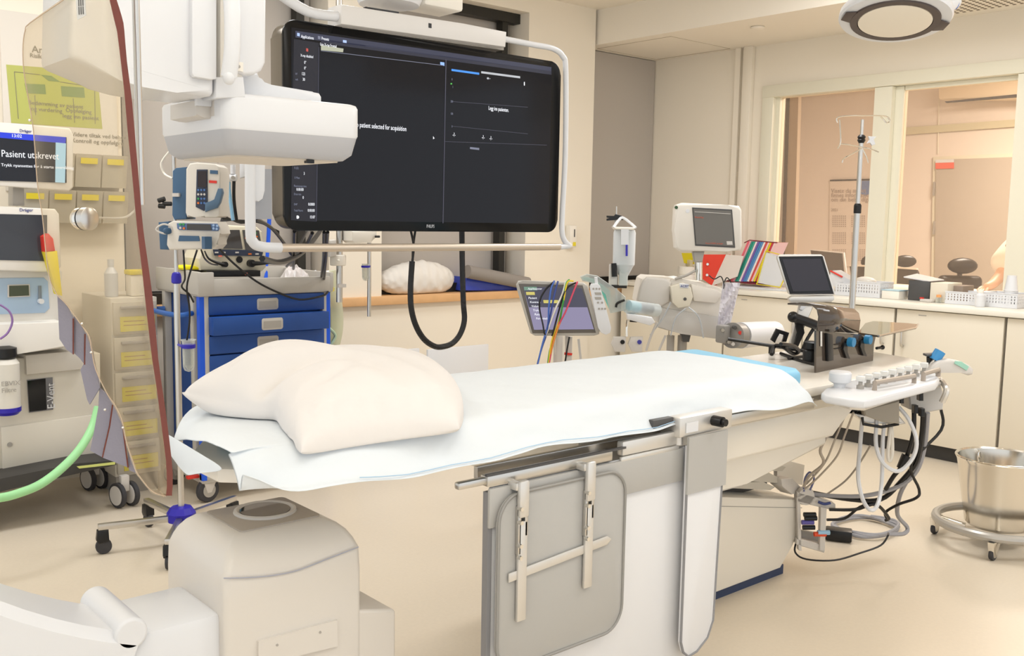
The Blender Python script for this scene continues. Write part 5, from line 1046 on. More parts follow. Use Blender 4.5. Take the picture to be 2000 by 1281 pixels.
for i in range(9):
    t = i/8; q = gp(1680+124*t, 759-28*t)
    kk = MB().lathe([(.013, 0), (.013, .012), (.007, .014), (.007, .024)], q, n=14).build('knob_base', m_grey, cpn)
    MB().box(q+V(0, 0, .036), (.028, .028, .020), rot=.3, bev=.004).build('paddle', glassy('paddle_clear', '#f2f2f0', .6, .1), kk)
for (a, b) in (((1708, 762), (1785, 748)), ((1803, 744), (1832, 735))):
    p0, p1 = gp(*a), gp(*b); d_ = (p1-p0).normalized()
    MB().tube([p0, p0+V(0, 0, .026), p1+V(0, 0, .026), p1], .009, n=8, sm=0).build('guard_bar', mat('warm_grey_bar', '#a89c90', .35), cpn)
q = gp(1815, 722); MB().lathe([(.014, 0), (.012, .03), (.014, .05), (.009, .06)], q, n=14).build('joystick', m_black, cpn)
MB().prism([q+V(-.05, -.01, .058), q+V(.03, -.03, .058), q+V(.04, 0, .058), q+V(-.02, .02, .058)], (0, 0, .008)).build('joystick_plate', m_dgrey, cpn)
q = D(1831, 694, 3.8); ax = (D(1823, 706, 3.8)-q).normalized()
MB().cyl(q-ax*.02, q+ax*.022, .022, n=14).build('blue_knob', mat('knob_blue', '#3f8fc8', .4), cpn)
MB().cyl(q+ax*.02, q+ax*.07, .008).build('knob_stem', m_steel, cpn)
hd_ = DP([(1815, 727), (1822, 716), (1836, 706), (1858, 702), (1878, 706), (1896, 714), (1903, 722), (1901, 732), (1893, 734), (1876, 728), (1860, 722), (1840, 728), (1822, 734)], 3.75, .05, .012, 3, 'curved_handle', m_off, cpn)
DP([(1866, 705), (1878, 706), (1893, 716), (1888, 724), (1874, 715), (1864, 710)], 3.745, .004, .001, 1, 'keypad', mat('green_keypad', '#9fd0bd', .4), hd_, 0)
MB().tube([gp(1822, 745, CZ-.03), gp(1835, 742, CZ-.04), D(1849, 760, 3.7), D(1840, 785, 3.7)], .012).build('arm_tube', m_alu, cpn)
cbx = thing('cable_boxes', 'grey connector boxes bolted beneath the bedside control panel', 'connector box', D(1740, 850, 3.75))
DP([(1645, 788), (1645, 806), (1690, 812), (1752, 806), (1770, 828), (1756, 830), (1700, 825), (1690, 826)], 3.72, .12, .004, 1, 'front_box', m_alu, cbx, 30)
DP([(1687, 800), (1757, 782), (1757, 828), (1722, 824), (1690, 812)], 3.68, .1, .004, 1, 'middle_box', mat('putty_grey', '#a59d90', .45), cbx, 30)
DP([(1775, 770), (1838, 752), (1845, 775), (1842, 800), (1810, 806), (1778, 800)], 3.78, .1, .005, 1, 'rear_box', m_injg, cbx, 30)
DP([(1645, 785), (1690, 793), (1690, 800), (1645, 795)], 3.71, .01, 0, 1, 'terminal_label', m_white, cbx, 0)
MB().tube([D(1684, 815, 3.7), D(1686, 828, 3.7), D(1722, 834, 3.7), D(1755, 828, 3.7)], .006, sm=0).build('black_frame', m_black, cbx)
for (px, py) in ((1762, 780), (1790, 800), (1803, 806), (1800, 775)): DP([(px-4, py-8), (px+4, py-8), (px+4, py+8), (px-4, py+8)], 3.7, .03, .002, 1, 'black_plug', m_black, cbx)
cabs = [('white', .008, [(1686, 795, 3.75), (1680, 870, 3.75), (1676, 930, 3.7), (1685, 975, 3.65), (1700, 996, 3.6), (1714, 985, 3.65), (1722, 940, 3.7), (1724, 860, 3.75), (1730, 800, 3.75)]),
 ('white', .008, [(1755, 795, 3.72), (1775, 820, 3.7), (1790, 860, 3.68), (1782, 895, 3.68), (1755, 920, 3.68), (1725, 905, 3.68), (1711, 870, 3.7), (1712, 820, 3.72)]),
 ('cream', .007, [(1745, 800, 3.75), (1738, 850, 3.75), (1734, 890, 3.75), (1738, 900, 3.75), (1743, 880, 3.75), (1741, 820, 3.75)]),
 ('greybrown', .006, [(1640, 790, 3.7), (1615, 850, 3.72), (1602, 880, 3.75), (1608, 905, 3.8), (1580, 930, 3.85), (1570, 950, 3.9)]),
 ('greybrown', .004, [(1655, 800, 3.7), (1630, 860, 3.75), (1610, 905, 3.8), (1575, 945, 3.9)]),
 ('greybrown', .004, [(1667, 805, 3.7), (1650, 850, 3.75), (1635, 890, 3.8), (1600, 930, 3.85), (1572, 955, 3.9)]),
 ('greybrown', .004, [(1700, 870, 3.9), (1675, 910, 3.95), (1650, 940, 4.0), (1615, 965, 4.0), (1600, 975, 3.95)]),
 ('black', .010, [(1803, 806, 3.75), (1800, 850, 3.78), (1790, 900, 3.8), (1760, 940, 3.85), (1720, 975, 3.88), (1660, 975, 3.9), (1585, 962, 3.95)]),
 ('grey', .009, [(1812, 806, 3.75), (1806, 870, 3.8), (1790, 920, 3.82), (1755, 950, 3.85), (1690, 968, 3.88), (1620, 968, 3.92), (1575, 962, 3.95)]),
 ('black', .009, [(1785, 800, 3.75), (1783, 850, 3.75), (1765, 905, 3.78), (1745, 930, 3.8), (1730, 955, 3.85)]),
 ('black', .006, [(1838, 800, 3.8), (1838, 840, 3.8), (1780, 905, 3.8), (1795, 955, 3.85), (1790, 972, 3.85), (1755, 985, 3.9), (1730, 1000, 3.95), (1732, 1012, 3.98)]),
 ('grey', .009, [(1780, 925, 3.85), (1758, 965, 3.9), (1753, 1005, 4.0), (1772, 1030, 4.05), (1765, 1042, 4.02), (1735, 1043, 4.0)]),
 ('black', .007, [(1620, 995, 3.9), (1670, 995, 3.9), (1710, 985, 3.88), (1735, 1010, 3.95), (1730, 1016, 3.98)]),
 ('black', .004, [(1735, 1045, 4.0), (1720, 1065, 3.98), (1680, 1080, 3.95), (1630, 1094, 3.9), (1575, 1092, 3.9), (1553, 1078, 3.92), (1556, 1055, 3.95), (1562, 1030, 3.97)]),
 ('black', .006, [(1615, 1015, 3.95), (1650, 1012, 3.95), (1680, 990, 3.9), (1715, 980, 3.88)])]
ccol = {'white': m_white, 'cream': m_whitew, 'greybrown': mat('cable_greige', '#b0a69a', .5), 'black': m_black, 'grey': mat('cable_grey', '#9b9a9e', .5)}
desc = ['thick white cable looping almost to the floor below the control panel', 'thick white cable in a shorter loop below the control panel', 'cream cable in a narrow loop right of the centre of the control panel', 'greige cable running from the left end of the control panel to the table column', 'thin greige cable beside the thicker one left of the control panel', 'thin greige cable from the red plugs down to the table column', 'thin grey cable crossing the floor behind the white loop', 'thick black cable sweeping from the rear connector box to the column', 'thick grey cable sweeping from the rear connector box to the column', 'black cable with a bulge hanging left of the rear connector box', 'thin dark cable bending out to the right then back to the floor coil', 'grey cable dropping to the right end of the floor coil', 'black cable running over the floor coil to the wire stand', 'thin black cable arcing on the floor in front of the wire stand', 'thin black cable rising from the wire stand']
for (cn, r_, pts), ds in zip(cabs, desc):
    P_ = [D(*p) for p in pts]; P_ = [V(p.x, p.y, max(p.z, r_+.001)) for p in P_]
    tag(MB().tube(P_, r_, n=7).build('hanging_cable', ccol[cn]), ds, 'cable')
tag(MB().tube([D(1772, 890, 3.77), D(1758, 915, 3.77)], [.022, .015], n=10, sm=0).build('cable_sleeve', m_black), 'black sleeve wrapped round the cables below the control panel', 'sleeve')
coil = MB(); cc = G(1690, 1030, .012)
coil.tube([V(cc.x+(.16+.012*k*.02)*math.cos(a)+.02*math.sin(k), cc.y+.13*math.sin(a), .012+.0003*k) for k, a in enumerate([i*.35 for i in range(56)])], .008, n=7, sm=2)
tag(coil.build('coiled_cable', ccol['grey']), 'grey cable lying in a coil on the floor beside the wire stand', 'cable')
q = G(1636, 1047, .0); a_, b__ = G(1612, 1040, .03), G(1664, 1046, .03)
tag(MB().box((a_+b__)/2, ((b__-a_).length, .07, .05), rot=math.atan2((b__-a_).y, (b__-a_).x), bev=.006).build('power_adapter', m_black), 'black power adapter lying on the floor beside the wire stand', 'adapter')
# wire stand with connectors
ws = thing('connector_stand', 'small off-white metal bracket stand full of cable connectors on the floor by the column', 'stand', G(1590, 1085, 0))
wd_ = 3.92
DP([(1557, 960), (1557, 980), (1632, 998), (1632, 985), (1600, 972), (1575, 968)], wd_, .05, .003, 1, 'top_plate', m_off, ws, 30)
DP([(1556, 972), (1560, 1075), (1566, 1076), (1563, 972)], wd_, .03, .002, 1, 'upright', m_off, ws, 30)
DP([(1603, 990), (1601, 1075), (1611, 1077), (1615, 992)], wd_-.01, .03, .002, 1, 'upright', m_off, ws, 30)
DP([(1556, 1052), (1600, 1063), (1612, 1068), (1610, 1080), (1556, 1064)], wd_, .05, .003, 1, 'bottom_plate', m_off, ws, 30)
DP([(1562, 1035), (1604, 1043), (1604, 1060), (1562, 1050)], wd_+.05, .02, .001, 1, 'middle_plate', m_grey, ws, 30)
MB().lathe([(.035, -.02), (.04, 0), (.035, .02)], D(1572, 968, wd_+.02), axis=FWD, n=20).build('round_bracket', m_off, ws)
for px, py, c in ((1570, 1005, m_black), (1572, 1012, m_black), (1568, 1030, m_black), (1590, 1043, mat('orange_plug', '#e0502c', .5)), (1597, 1040, mat('pale_blue_plug', '#9cc3df', .5)), (1566, 1020, mat('violet_plug', '#5f56a0', .5))):
    q = D(px, py, wd_-.01); MB().cyl(q, q+V(.04, -.03, 0), .010, n=10).build('plug', c, ws)
MB().tube([D(1570, 960, wd_), D(1572, 935, wd_+.02), D(1582, 922, wd_+.02), D(1590, 935, wd_), D(1582, 957, wd_)], .004).build('blue_lead', mat('lead_slate', '#6a6f98', .4), ws)
MB().tube([D(1598, 980, wd_-.01), D(1610, 984, wd_-.02), D(1622, 982, wd_-.02)], .006).build('pen_clip', mat('navy_clip', '#34427c', .4), ws)

# ================================================================== KICK BUCKET
kc = G(1948, 1018, .105)
kb2 = thing('kick_bucket', 'shiny steel bucket sitting in a wheeled ring frame at the right edge', 'bucket', (kc.x, kc.y, 0))
k3 = V(kc.x, kc.y, 0)
MB().lathe([(.001, .085), (.125, .085), (.14, .10), (.188, .385), (.196, .405), (.190, .412), (.184, .405), (.182, .39), (.135, .11), (.001, .10)], k3, n=48, caps=False).build('bucket', mat('bucket_steel', '#dcd8d0', .16, metal=1), kb2)
MB().tube([k3+V(.192*math.cos(2*math.pi*i/40), .192*math.sin(2*math.pi*i/40), .405) for i in range(40)], .006, n=8, sm=0, closed=True).build('rim', m_chrome, kb2)
MB().tube([k3+V(.262*math.cos(2*math.pi*i/48), .262*math.sin(2*math.pi*i/48), .10) for i in range(48)], .020, n=10, sm=0, closed=True).build('ring_frame', mat('ring_grey', '#b5b0a8', .3, metal=.3), kb2)
for k in range(4):
    a = math.radians(200+90*k); u = V(math.cos(a), math.sin(a), 0)
    MB().prism([k3+u*.13+V(0, 0, .06), k3+u*.262+V(0, 0, .085), k3+u*.262+V(0, 0, .10), k3+u*.13+V(0, 0, .075)], Z.cross(u)*.03, bev=.002).build('bracket', m_chrome, kb2)
    castor(kb2, (k3+u*.262).x, (k3+u*.262).y, r=.028, w=.018, top=.085, fork=m_chrome, m=m_rubber)
MB().tube([k3+V(-.19, .02, .405), k3+V(-.205, .02, .43), k3+V(-.20, .02, .46), k3+V(-.185, .02, .43)], .004).build('handle_ear', m_chrome, kb2)
MB().tube([k3+V(.165*math.cos(a)*1.0, .165*math.sin(a)*1.0, .30) for a in [math.radians(t) for t in range(225, 330, 8)]], .004).build('carry_handle', m_chrome, kb2)
# ================================================================== COUNTER ALONG THE WINDOW WALL
CT = .968
m_ctop = mat('counter_white', '#ece8dc', .3); m_door = mat('cabinet_cream', '#e3dac8', .4); m_gap = mat('cabinet_gap_grey', '#9f988e', .6)
tag(MB().bb((5.875, -2.2, CT-.036), (6.5, 5.46, CT), bev=.006).build('worktop', m_ctop), 'long white worktop running under the control room window', 'worktop')
units = [(4.415, 5.45), (3.078, 4.409), (2.398, 3.072), (1.10, 2.392), (-.3, 1.094), (-2.2, -.306)]
ul = ['cream base cabinet in the room corner, hidden behind the injector', 'wide two-door cream base cabinet between the injector and the drip stand', 'narrow one-door cream base cabinet behind the bedside console', 'cream base cabinet behind the kick bucket', 'cream base cabinet further along past the kick bucket', 'last cream base cabinet of the row']
for (y0, y1), lb in zip(units, ul):
    c_ = thing('base_cabinet', lb, 'cabinet', (6.2, (y0+y1)/2, 0), 'base cabinets under the worktop')
    MB().bb((5.925, y0, .10), (6.49, y1, CT-.04)).build('body', m_gap, c_, smooth=0)
    MB().bb((5.95, y0, 0), (6.49, y1, .095)).build('plinth', mat('plinth_black', '#3a3836', .5), c_, smooth=0)
    two = (y1-y0) > 1.0
    yd = [(y0, (y0+y1)/2), ((y0+y1)/2, y1)] if two else [(y0, y1)]
    for k, (a, b) in enumerate(yd):
        d_ = MB().bb((5.90, a+.006, .095), (5.924, b-.006, CT-.042), bev=.002).build('door', m_door, c_)
        hy = (a+.06) if (a > 3.0 and k == 0) else (b-.06 if not two or k == 1 else b-.06)
        if k == 1: hy = a+.06
        if a == 3.078: hy = a+.07
        MB().tube([V(5.90, hy, .82), V(5.872, hy, .815), V(5.868, hy, .76), V(5.872, hy, .70), V(5.90, hy, .695)], .007, n=7).build('handle', m_steel, d_)
        MB().bb((5.898, b-.20, CT-.072), (5.90, b-.15, CT-.067)).build('tiny_label', m_grey, d_, smooth=0)
CX = 6.1
Q = lambda px, py, x=CX: PX(px, py, x)
def cbox(nm, lab, cat, px0, px1, pyb, h, dep, m, x=CX, lid=None, grp=None, y_off=0, pm='body'):
    """box standing on the worktop: left/right edges at pixel px0, px1 at the given distance x"""
    a, b = Q(px0, pyb, x), Q(px1, pyb, x)
    t = thing(nm, lab, cat, (x+dep/2, (a.y+b.y)/2, CT+.001), grp)
    MB().bb((x, b.y, CT+.001), (x+dep, a.y, CT+h), bev=.003).build(pm, m, t)
    if lid: MB().bb((x-.002, b.y-.002, CT+h-.0), (x+dep+.002, a.y+.002, CT+h+.006)).build('lid', lid, t)
    return t
def basket(lab, px0, px1, pyb, h=.07, dep=.18, x=CX):
    a, b = Q(px0, pyb, x), Q(px1, pyb, x); y0, y1 = b.y, a.y
    t = thing('plastic_basket', lab, 'basket', (x+dep/2, (y0+y1)/2, CT+.001), 'white plastic baskets on the worktop')
    w = MB(); th = .003; z0 = CT+.001
    w.bb((x+.004, y0+.004, z0), (x+dep-.004, y1-.004, z0+th))
    def wall(p, q, nrm):
        p, q = Vector(p), Vector(q); L = (q-p).length; u = (q-p).normalized(); n_ = max(3, int(L/.018))
        for (f0, f1, o) in ((0, .3, 0), (.44, .52, .0008), (.66, .74, .0008), (.84, 1, 0)):
            w.prism([p+Z*h*f0+nrm*o, q+Z*h*f0+nrm*o, q+Z*h*f1+nrm*o, p+Z*h*f1+nrm*o], -nrm*(th+o))
        for k in range(n_):
            a1 = p+u*(L*(k+.08)/n_)+nrm*.0004; b1 = p+u*(L*(k+.72)/n_)+nrm*.0004
            w.prism([a1+Z*h*.29, b1+Z*h*.29, b1+Z*h*.85, a1+Z*h*.85], -nrm*th*.8)
    wall((x, y0, z0), (x, y1, z0), V(-1, 0, 0)); wall((x+dep, y0, z0), (x+dep, y1, z0), V(1, 0, 0))
    wall((x+.004, y0, z0), (x+dep-.004, y0, z0), V(0, -1, 0)); wall((x+.004, y1, z0), (x+dep-.004, y1, z0), V(0, 1, 0))
    w.build('basket', m_white, t, smooth=0)
    MB().tube([V(x, y0, z0+h), V(x+dep, y0, z0+h), V(x+dep, y1, z0+h), V(x, y1, z0+h)], .004, n=6, sm=0, closed=True).build('rim', m_white, t)
    return t
basket('white basket under the small tablet stand pole, left of the steel drip stand', 1630, 1662, 578, .085)
basket('white basket with a clear bag in it just right of the steel drip stand', 1666, 1718, 576, .10)
basket('white perforated basket in front of the beige box, by the orange capsule', 1845, 1912, 592, .075)
basket('white basket holding the stack of plastic cups', 1920, 1986, 602, .085)
cbox('blue_white_carton', 'flat white and pale blue carton on the worktop by the black box', 'carton', 1722, 1756, 572, .055, .12, m_whitew, lid=mat('carton_blue', '#a9c6d3', .6))
bx = cbox('black_document_box', 'black open box with papers sticking out at the window', 'box', 1773, 1815, 575, .13, .22, m_dgrey, x=6.15)
a, b = Q(1772, 540, 6.15), Q(1815, 540, 6.15)
MB().prism([V(6.16, a.y+.03, CT+.145), V(6.16, b.y, CT+.125), V(6.36, b.y, CT+.13), V(6.36, a.y+.04, CT+.16)], (0, 0, .006)).build('papers', m_white, bx, smooth=0)
cbox('beige_file_box', 'off-white upright file box right of the black document box', 'box', 1816, 1850, 576, .125, .2, mat('filebox', '#ddd5c4', .6), x=6.12)
cbox('brown_card_box', 'small brown card box beside the off-white file box', 'box', 1852, 1880, 570, .11, .16, mat('card_brown', '#8f8072', .7), x=6.2)
q = Q(1833, 588); t = thing('capsule_jar', 'small clear jar with an orange cap on the worktop', 'jar', (q.x, q.y, CT)); q = V(q.x, q.y, CT+.001)
MB().lathe([(.016, 0), (.018, .01), (.018, .03), (.014, .035)], q).build('jar', m_glass, t); MB().lathe([(.015, .035), (.015, .05), (.004, .052)], q).build('cap', mat('orange_cap', '#eaa365', .5), t)
q = Q(1812, 585); t = thing('clear_sachet', 'small clear sachet with a red tip lying on the worktop', 'sachet', (q.x, q.y, CT)); q = V(q.x, q.y, CT+.001)
MB().bb(q+V(-.03, -.04, 0), q+V(.03, .04, .018), bev=.006).build('sachet', glassy('sachet_film', '#efe9e2', .6), t); MB().bb(q+V(-.01, .03, .018), q+V(.01, .05, .026)).build('red_tip', m_red, t)
q = Q(1922, 594); t = thing('pill_bottle', 'small white bottle between two white baskets', 'bottle', (q.x, q.y, CT)); q = V(q.x-.06, q.y, CT+.001)
MB().lathe([(.026, 0), (.028, .01), (.028, .07), (.016, .085)], q).build('bottle', m_white, t); MB().lathe([(.018, .085), (.018, .105)], q).build('cap', m_whitew, t)
q = Q(1973, 590, 6.14); t = thing('cup_stack', 'tall stack of white plastic cups standing upside down in the right basket', 'cups', (q.x, q.y, CT)); 
cu = MB(); prof = []
for k in range(9): prof += [(.040, .012*k), (.041, .012*k+.004), (.038, .012*k+.006)]
prof += [(.026, .19), (.02, .192)]
cu.lathe(prof, V(q.x, q.y, CT+.006), n=26).build('cups', m_white, t)
bk_ = MB().prism([Q(*p, 6.2) for p in ((1622, 530), (1628, 528), (1664, 549), (1660, 558), (1630, 560), (1620, 550))], (.10, 0, 0)); bk_ = tag(bk_.build('leaning_leaflet', m_white, None, smooth=0), 'white leaflet with a red edge leaning behind the tablet on the worktop', 'leaflet')
MB().tube([Q(1622, 529, 6.195), Q(1645, 541, 6.195)], .006, sm=0).build('red_edge', m_red, bk_)
q0 = Q(1687, 555, 6.18); pbg = MB().ball(V(6.2, q0.y, CT+.10), .07, sc=(.8, 1.1, .5)); tag(pbg.build('clear_bag', glassy('bag_film', '#f1ece4', .6), smooth=80), 'small clear bag bulging out of the basket beside the drip stand', 'bag')
tag(MB().bb((6.06, Q(1540, 560, 6.06).y, CT+.001), (6.3, Q(1420, 560, 6.06).y, CT+.012)).build('paper_stack', m_white, smooth=0), 'flat stack of white papers under the coloured folder rack', 'papers')
# red magazine file, yellow folder, coloured folder rack
mf = thing('magazine_file', 'bright red magazine file with two ring holes on the worktop behind the injector monitor post', 'magazine file', Q(1395, 556, 6.12))
MB().prism([Q(*p, 6.12) for p in ((1372, 497), (1418, 497), (1390, 558), (1372, 545))], (.06, 0, 0), bev=.002).build('file', mat('file_red', '#ee4a3a', .5), mf, smooth=0)
MB().prism([Q(*p, 6.11) for p in ((1418, 497), (1452, 500), (1440, 540), (1396, 556), (1390, 558))], (.005, 0, 0)).build('white_side', mat('file_side', '#e6dcd4', .6), mf, smooth=0)
for p in ((1382, 516), (1381, 537)): MB().cyl(Q(*p, 6.11), Q(*p, 6.12), .010).build('ring_hole', m_chrome, mf)
yf = MB().prism([Q(*p, 6.2) for p in ((1331, 494), (1356, 494), (1356, 516), (1336, 514))], (.04, 0, 0)); tag(yf.build('yellow_folder', mat('folder_yellow', '#e2cf24', .5), smooth=0), 'yellow folder showing under the left side of the injector monitor', 'folder')
q = Q(1333, 548, 6.12)
tag(MB().lathe([(.085, 0), (.09, .01), (.09, .055), (.085, .065), (.09, .07), (.09, .13)], V(6.2, q.y, CT+.0005), n=30).build('white_tub', m_whitew), 'round white tub behind the injector, left of the red magazine file', 'tub')
for k in range(3): tag(MB().lathe([(.012, 0), (.016, .05), (.012, .052)], V(6.17+.03*k, q.y-.04+.045*k, CT+.131), n=12).build('clear_vial', glassy('vial_clear', '#efe7c8', .5)), 'little clear vial standing on the round white tub', 'vial', 'vials on the round white tub')
rk = thing('folder_rack', 'dark slanted wire rack holding a row of coloured folders', 'rack', Q(1460, 556, 6.1))
MB().prism([Q(*p, 6.16) for p in ((1418, 545), (1480, 552), (1494, 549), (1496, 552), (1480, 556), (1410, 549))], (.14, 0, 0)).build('rack_base', mat('rack_plum', '#7e2a38', .5), rk, smooth=0)
MB().tube([Q(1454, 474, 6.15), Q(1464, 469, 6.15), Q(1518, 474, 6.15)], .004, sm=0).build('rack_top', mat('rack_plum', '#7e2a38', .5), rk)
fcols = ['#e86a78', '#e2a4ae', '#2e8f7c', '#3aa08c', '#f2dcdc', '#7a5ca8', '#4c7fb8', '#5d90c4', '#f0e8e4', '#d8504e', '#f0c8c4', '#e8cf3a', '#c83c48', '#e8c4c8']
fnam = ['coral', 'dusty pink', 'dark green', 'teal', 'pale pink', 'purple', 'mid blue', 'light blue', 'white', 'red', 'blush', 'yellow', 'crimson', 'rose-tinted']
for k, (c, n) in enumerate(zip(fcols, fnam)):
    x0, x1 = 1460+4.0*k, 1460+4.0*k+3.4; y0 = 471+.2*k
    xb0 = x0-33+.6*k*0; xb1 = xb0+3.4
    tag(MB().prism([Q(x0, y0, 6.15), Q(x1, y0, 6.15), Q(xb1, 550, 6.15), Q(xb0, 549, 6.15)], (.16, 0, 0)).build('folder', mat('folder_'+n.replace(' ', '_').replace('-', '_'), c, .55), smooth=0), n + ' folder in the slanted rack of coloured folders', 'folder', 'coloured folders in the slanted rack')
pf = MB().prism([Q(*p, 6.12) for p in ((1494, 492), (1546, 508), (1530, 552), (1522, 560), (1478, 552))], (.012, 0, 0)); pf = tag(pf.build('propped_sheet', m_white, smooth=0), 'white printed sheet in a yellow folder propped beside the folder rack', 'sheet')
MB().tube([Q(1496, 490, 6.115), Q(1550, 504, 6.115), Q(1524, 561, 6.115), Q(1478, 555, 6.115)], .005, sm=0, closed=True).build('yellow_edge', mat('folder_yellow', '#e2cf24', .5), pf)

# ================================================================== CONTROL ROOM
def cbox3(pts, x, dx, nm, m, par=None, bev=.004, sm=30): return MB().prism([PX(px, py, x) for px, py in pts], (dx, 0, 0), bev=bev).build(nm, m, par, smooth=sm)
dk = MB().bb((7.0, 3.3, .72), (7.6, 5.2, .75)); dk = tag(dk.build('control_desk', mat('desk_grey', '#b9b0a4', .5), smooth=0), 'long desk in the control room just behind the window', 'desk')
MB().bb((7.0, 3.32, 0), (7.55, 3.36, .72)).bb((7.0, 5.1, 0), (7.55, 5.15, .72)).build('desk_panel', m_grey, dk, smooth=0)
mA = thing('desk_monitor', 'white-edged monitor seen from behind at the left of the control room window', 'monitor', PX(1620, 545, 7.25))
cbox3([(1581, 487), (1648, 493), (1654, 545), (1630, 545), (1588, 520)], 7.25, .02, 'casing', m_white, mA); cbox3([(1583, 489), (1644, 495), (1648, 543), (1590, 528)], 7.235, .014, 'dark_back', mat('monitor_back', '#302c2a', .25), mA, .002)
MB().cyl((7.3, PX(1620, 540, 7.25).y, .75), (7.3, PX(1620, 540, 7.25).y, 1.05), .03).build('stand', m_black, mA)
for (pts, lb) in ((((1659, 520), (1697, 521), (1697, 547), (1662, 546)), 'low black monitor between the drip stand and the window post'), (((1734, 523), (1790, 527), (1790, 548), (1770, 565), (1748, 556), (1734, 550)), 'black monitor with a thin white top edge right of the window post')):
    t = thing('desk_monitor', lb, 'monitor', PX(pts[0][0], 560, 7.25)); cbox3(pts, 7.25, .03, 'casing', mat('monitor_black', '#26211f', .3), t); cbox3([(pts[0][0], pts[0][1]-3), (pts[1][0], pts[1][1]-3), pts[1], pts[0]], 7.245, .03, 'top_edge', m_whitew, t, 0, 0)
    qq = PX((pts[0][0]+pts[1][0])/2, 540, 7.27); MB().cyl((7.3, qq.y, .75), (7.3, qq.y, qq.z), .03).build('stand', m_black, t)
m_lth = mat('black_leather', '#1d1b1b', .35)
def chair(lab, px, py, d, s):
    q = D(px, py, d); t = thing('office_chair', lab, 'chair', (q.x, q.y, 0), 'office chairs in the control room', math.radians(-45)); Mt = MLOC[t.name]
    MB(Mt).ball((0, 0, q.z), .15*s, n=18, sc=(1, .38, .55)).build('headrest', m_lth, t, smooth=80)
    MB(Mt).box((0, .04, q.z-.36*s), (.44*s, .09, .52*s), bev=.045, seg=3).build('backrest', m_lth, t, smooth=60)
    MB(Mt).box((0, -.22, .48), (.5, .48, .10), bev=.045, seg=3).build('seat', m_lth, t, smooth=60)
    MB(Mt).cyl((0, -.2, .08), (0, -.2, .45), .03).cyl((0, .05, q.z-.2), (0, .05, q.z-.05), .02).build('post', m_dgrey, t)
    for k in range(5):
        a = 2*math.pi*k/5; MB(Mt).tube([(0, -.2, .09), (.3*math.cos(a), -.2+.3*math.sin(a), .06)], .018, sm=0).ball((.3*math.cos(a), -.2+.3*math.sin(a), .03), .03, n=10).build('leg', m_dgrey, t)
chair('black padded office chair in front of the grey door in the control room', 1880, 519, 8.1, .82)
chair('black office chair half hidden behind the window post', 1712, 512, 8.9, .95)
chair('black office chair with a small head cushion just right of the window post', 1768, 510, 7.9, .6)
# far wall: door, poster, air conditioner, cable duct, side blinds
struct(cbox3([(1822, 306), (2080, 296), (2080, 760), (1815, 760)], 9.97, .03, 'door_1_frame', m_frame, None, .004))
dr_ = struct(cbox3([(1828, 312), (2080, 303), (2080, 760), (1822, 760)], 9.95, .03, 'door_1', mat('door_taupe', '#bdb3a6', .5), None, .003))
for (a, b) in ((355, 382), (432, 458)): MB().bb((9.945, PX(1825, a, 9.95).y-.01, PX(1825, b, 9.95).z), (9.955, PX(1825, a, 9.95).y+.01, PX(1825, a, 9.95).z)).build('hinge', m_grey, dr_)
lb_ = cbox3([(1827, 316), (1863, 315), (1863, 329), (1827, 330)], 9.94, .004, 'door_label', mat('label_coral', '#e8604a', .5), dr_, 0, 0)
cbox3([(1827, 312), (1863, 311), (1863, 317), (1827, 318)], 9.938, .002, 'door_label', m_white, dr_, 0, 0)
pw = cbox3([(1621, 353), (1705, 351), (1703, 520), (1619, 520)], 9.985, .01, 'calendar_poster', mat('calendar_paper', '#e6dace', .7), None, 0, 0); tag(pw, 'wall calendar poster with a blue half-circle on the control room wall', 'poster')
cbox3([(1621, 351), (1705, 349), (1705, 352), (1621, 354)], 9.98, .01, 'hanging_strip', m_black, pw, 0, 0)
c0 = PX(1693, 353, 9.983); hp = [c0+V(0, .12*math.cos(a), -.16*math.sin(a)) for a in [math.pi*k/14 for k in range(15)]]; MB().prism(hp, (-.002, 0, 0)).build('blue_half_circle', mat('poster_blue', '#6b86b8', .6), pw, smooth=0)
mpk = mat('poster_print', '#b3a49c', .7)
uy = V(0, -1, 0)
for i, tx in enumerate(('Visste du at det', 'finnes informasjon', 'om din helse digitalt?')): lettering(tx, PX(1623, 373+8.5*i, 9.98), uy, Z, .068, mpk, pw, name='poster_text')
lettering('2021', PX(1623, 410, 9.98), uy, Z, .045, mpk, pw, name='poster_text')
for gx, gy in ((1627, 422), (1664, 422), (1627, 455), (1664, 455), (1627, 488), (1664, 488)):
    g = MB()
    for i in range(6):
        for j in range(7): c1 = PX(gx+4.0*j, gy+4.0*i, 9.982); g.box(c1, (.002, .012, .012))
    g.build('calendar_grid', mpk, pw, smooth=0)
ac = thing('air_conditioner', 'cream air conditioner high on the control room wall', 'air conditioner', PX(1920, 205, 9.9))
cbox3([(1832, 166), (2080, 140), (2080, 192), (1834, 194), (1832, 190)], 9.75, .24, 'casing', mat('ac_cream', '#ead9bd', .4), ac, .02); cbox3([(1845, 198), (1985, 184), (1986, 190), (1848, 201)], 9.74, .02, 'louvre', m_dgrey, ac, 0, 0)
MB().tube([PX(1834, 190, 9.98), PX(1833, 240, 9.98), PX(1832, 300, 9.98)], .004, sm=0).build('pipe', m_frame, ac)
q = PX(1838, 205, 9.9)
cbox3([(1755, 250), (2080, 226), (2080, 240), (1755, 264)], 9.97, .02, 'trim_cable_duct', mat('duct_green', '#cfc8ab', .6), None, 0, 0)['kind'] = 'structure'
bl_ = thing('control_room_blind', 'grey blind edge with a black rail at the left of the control room', 'blind', PX(1535, 500, 8.2))
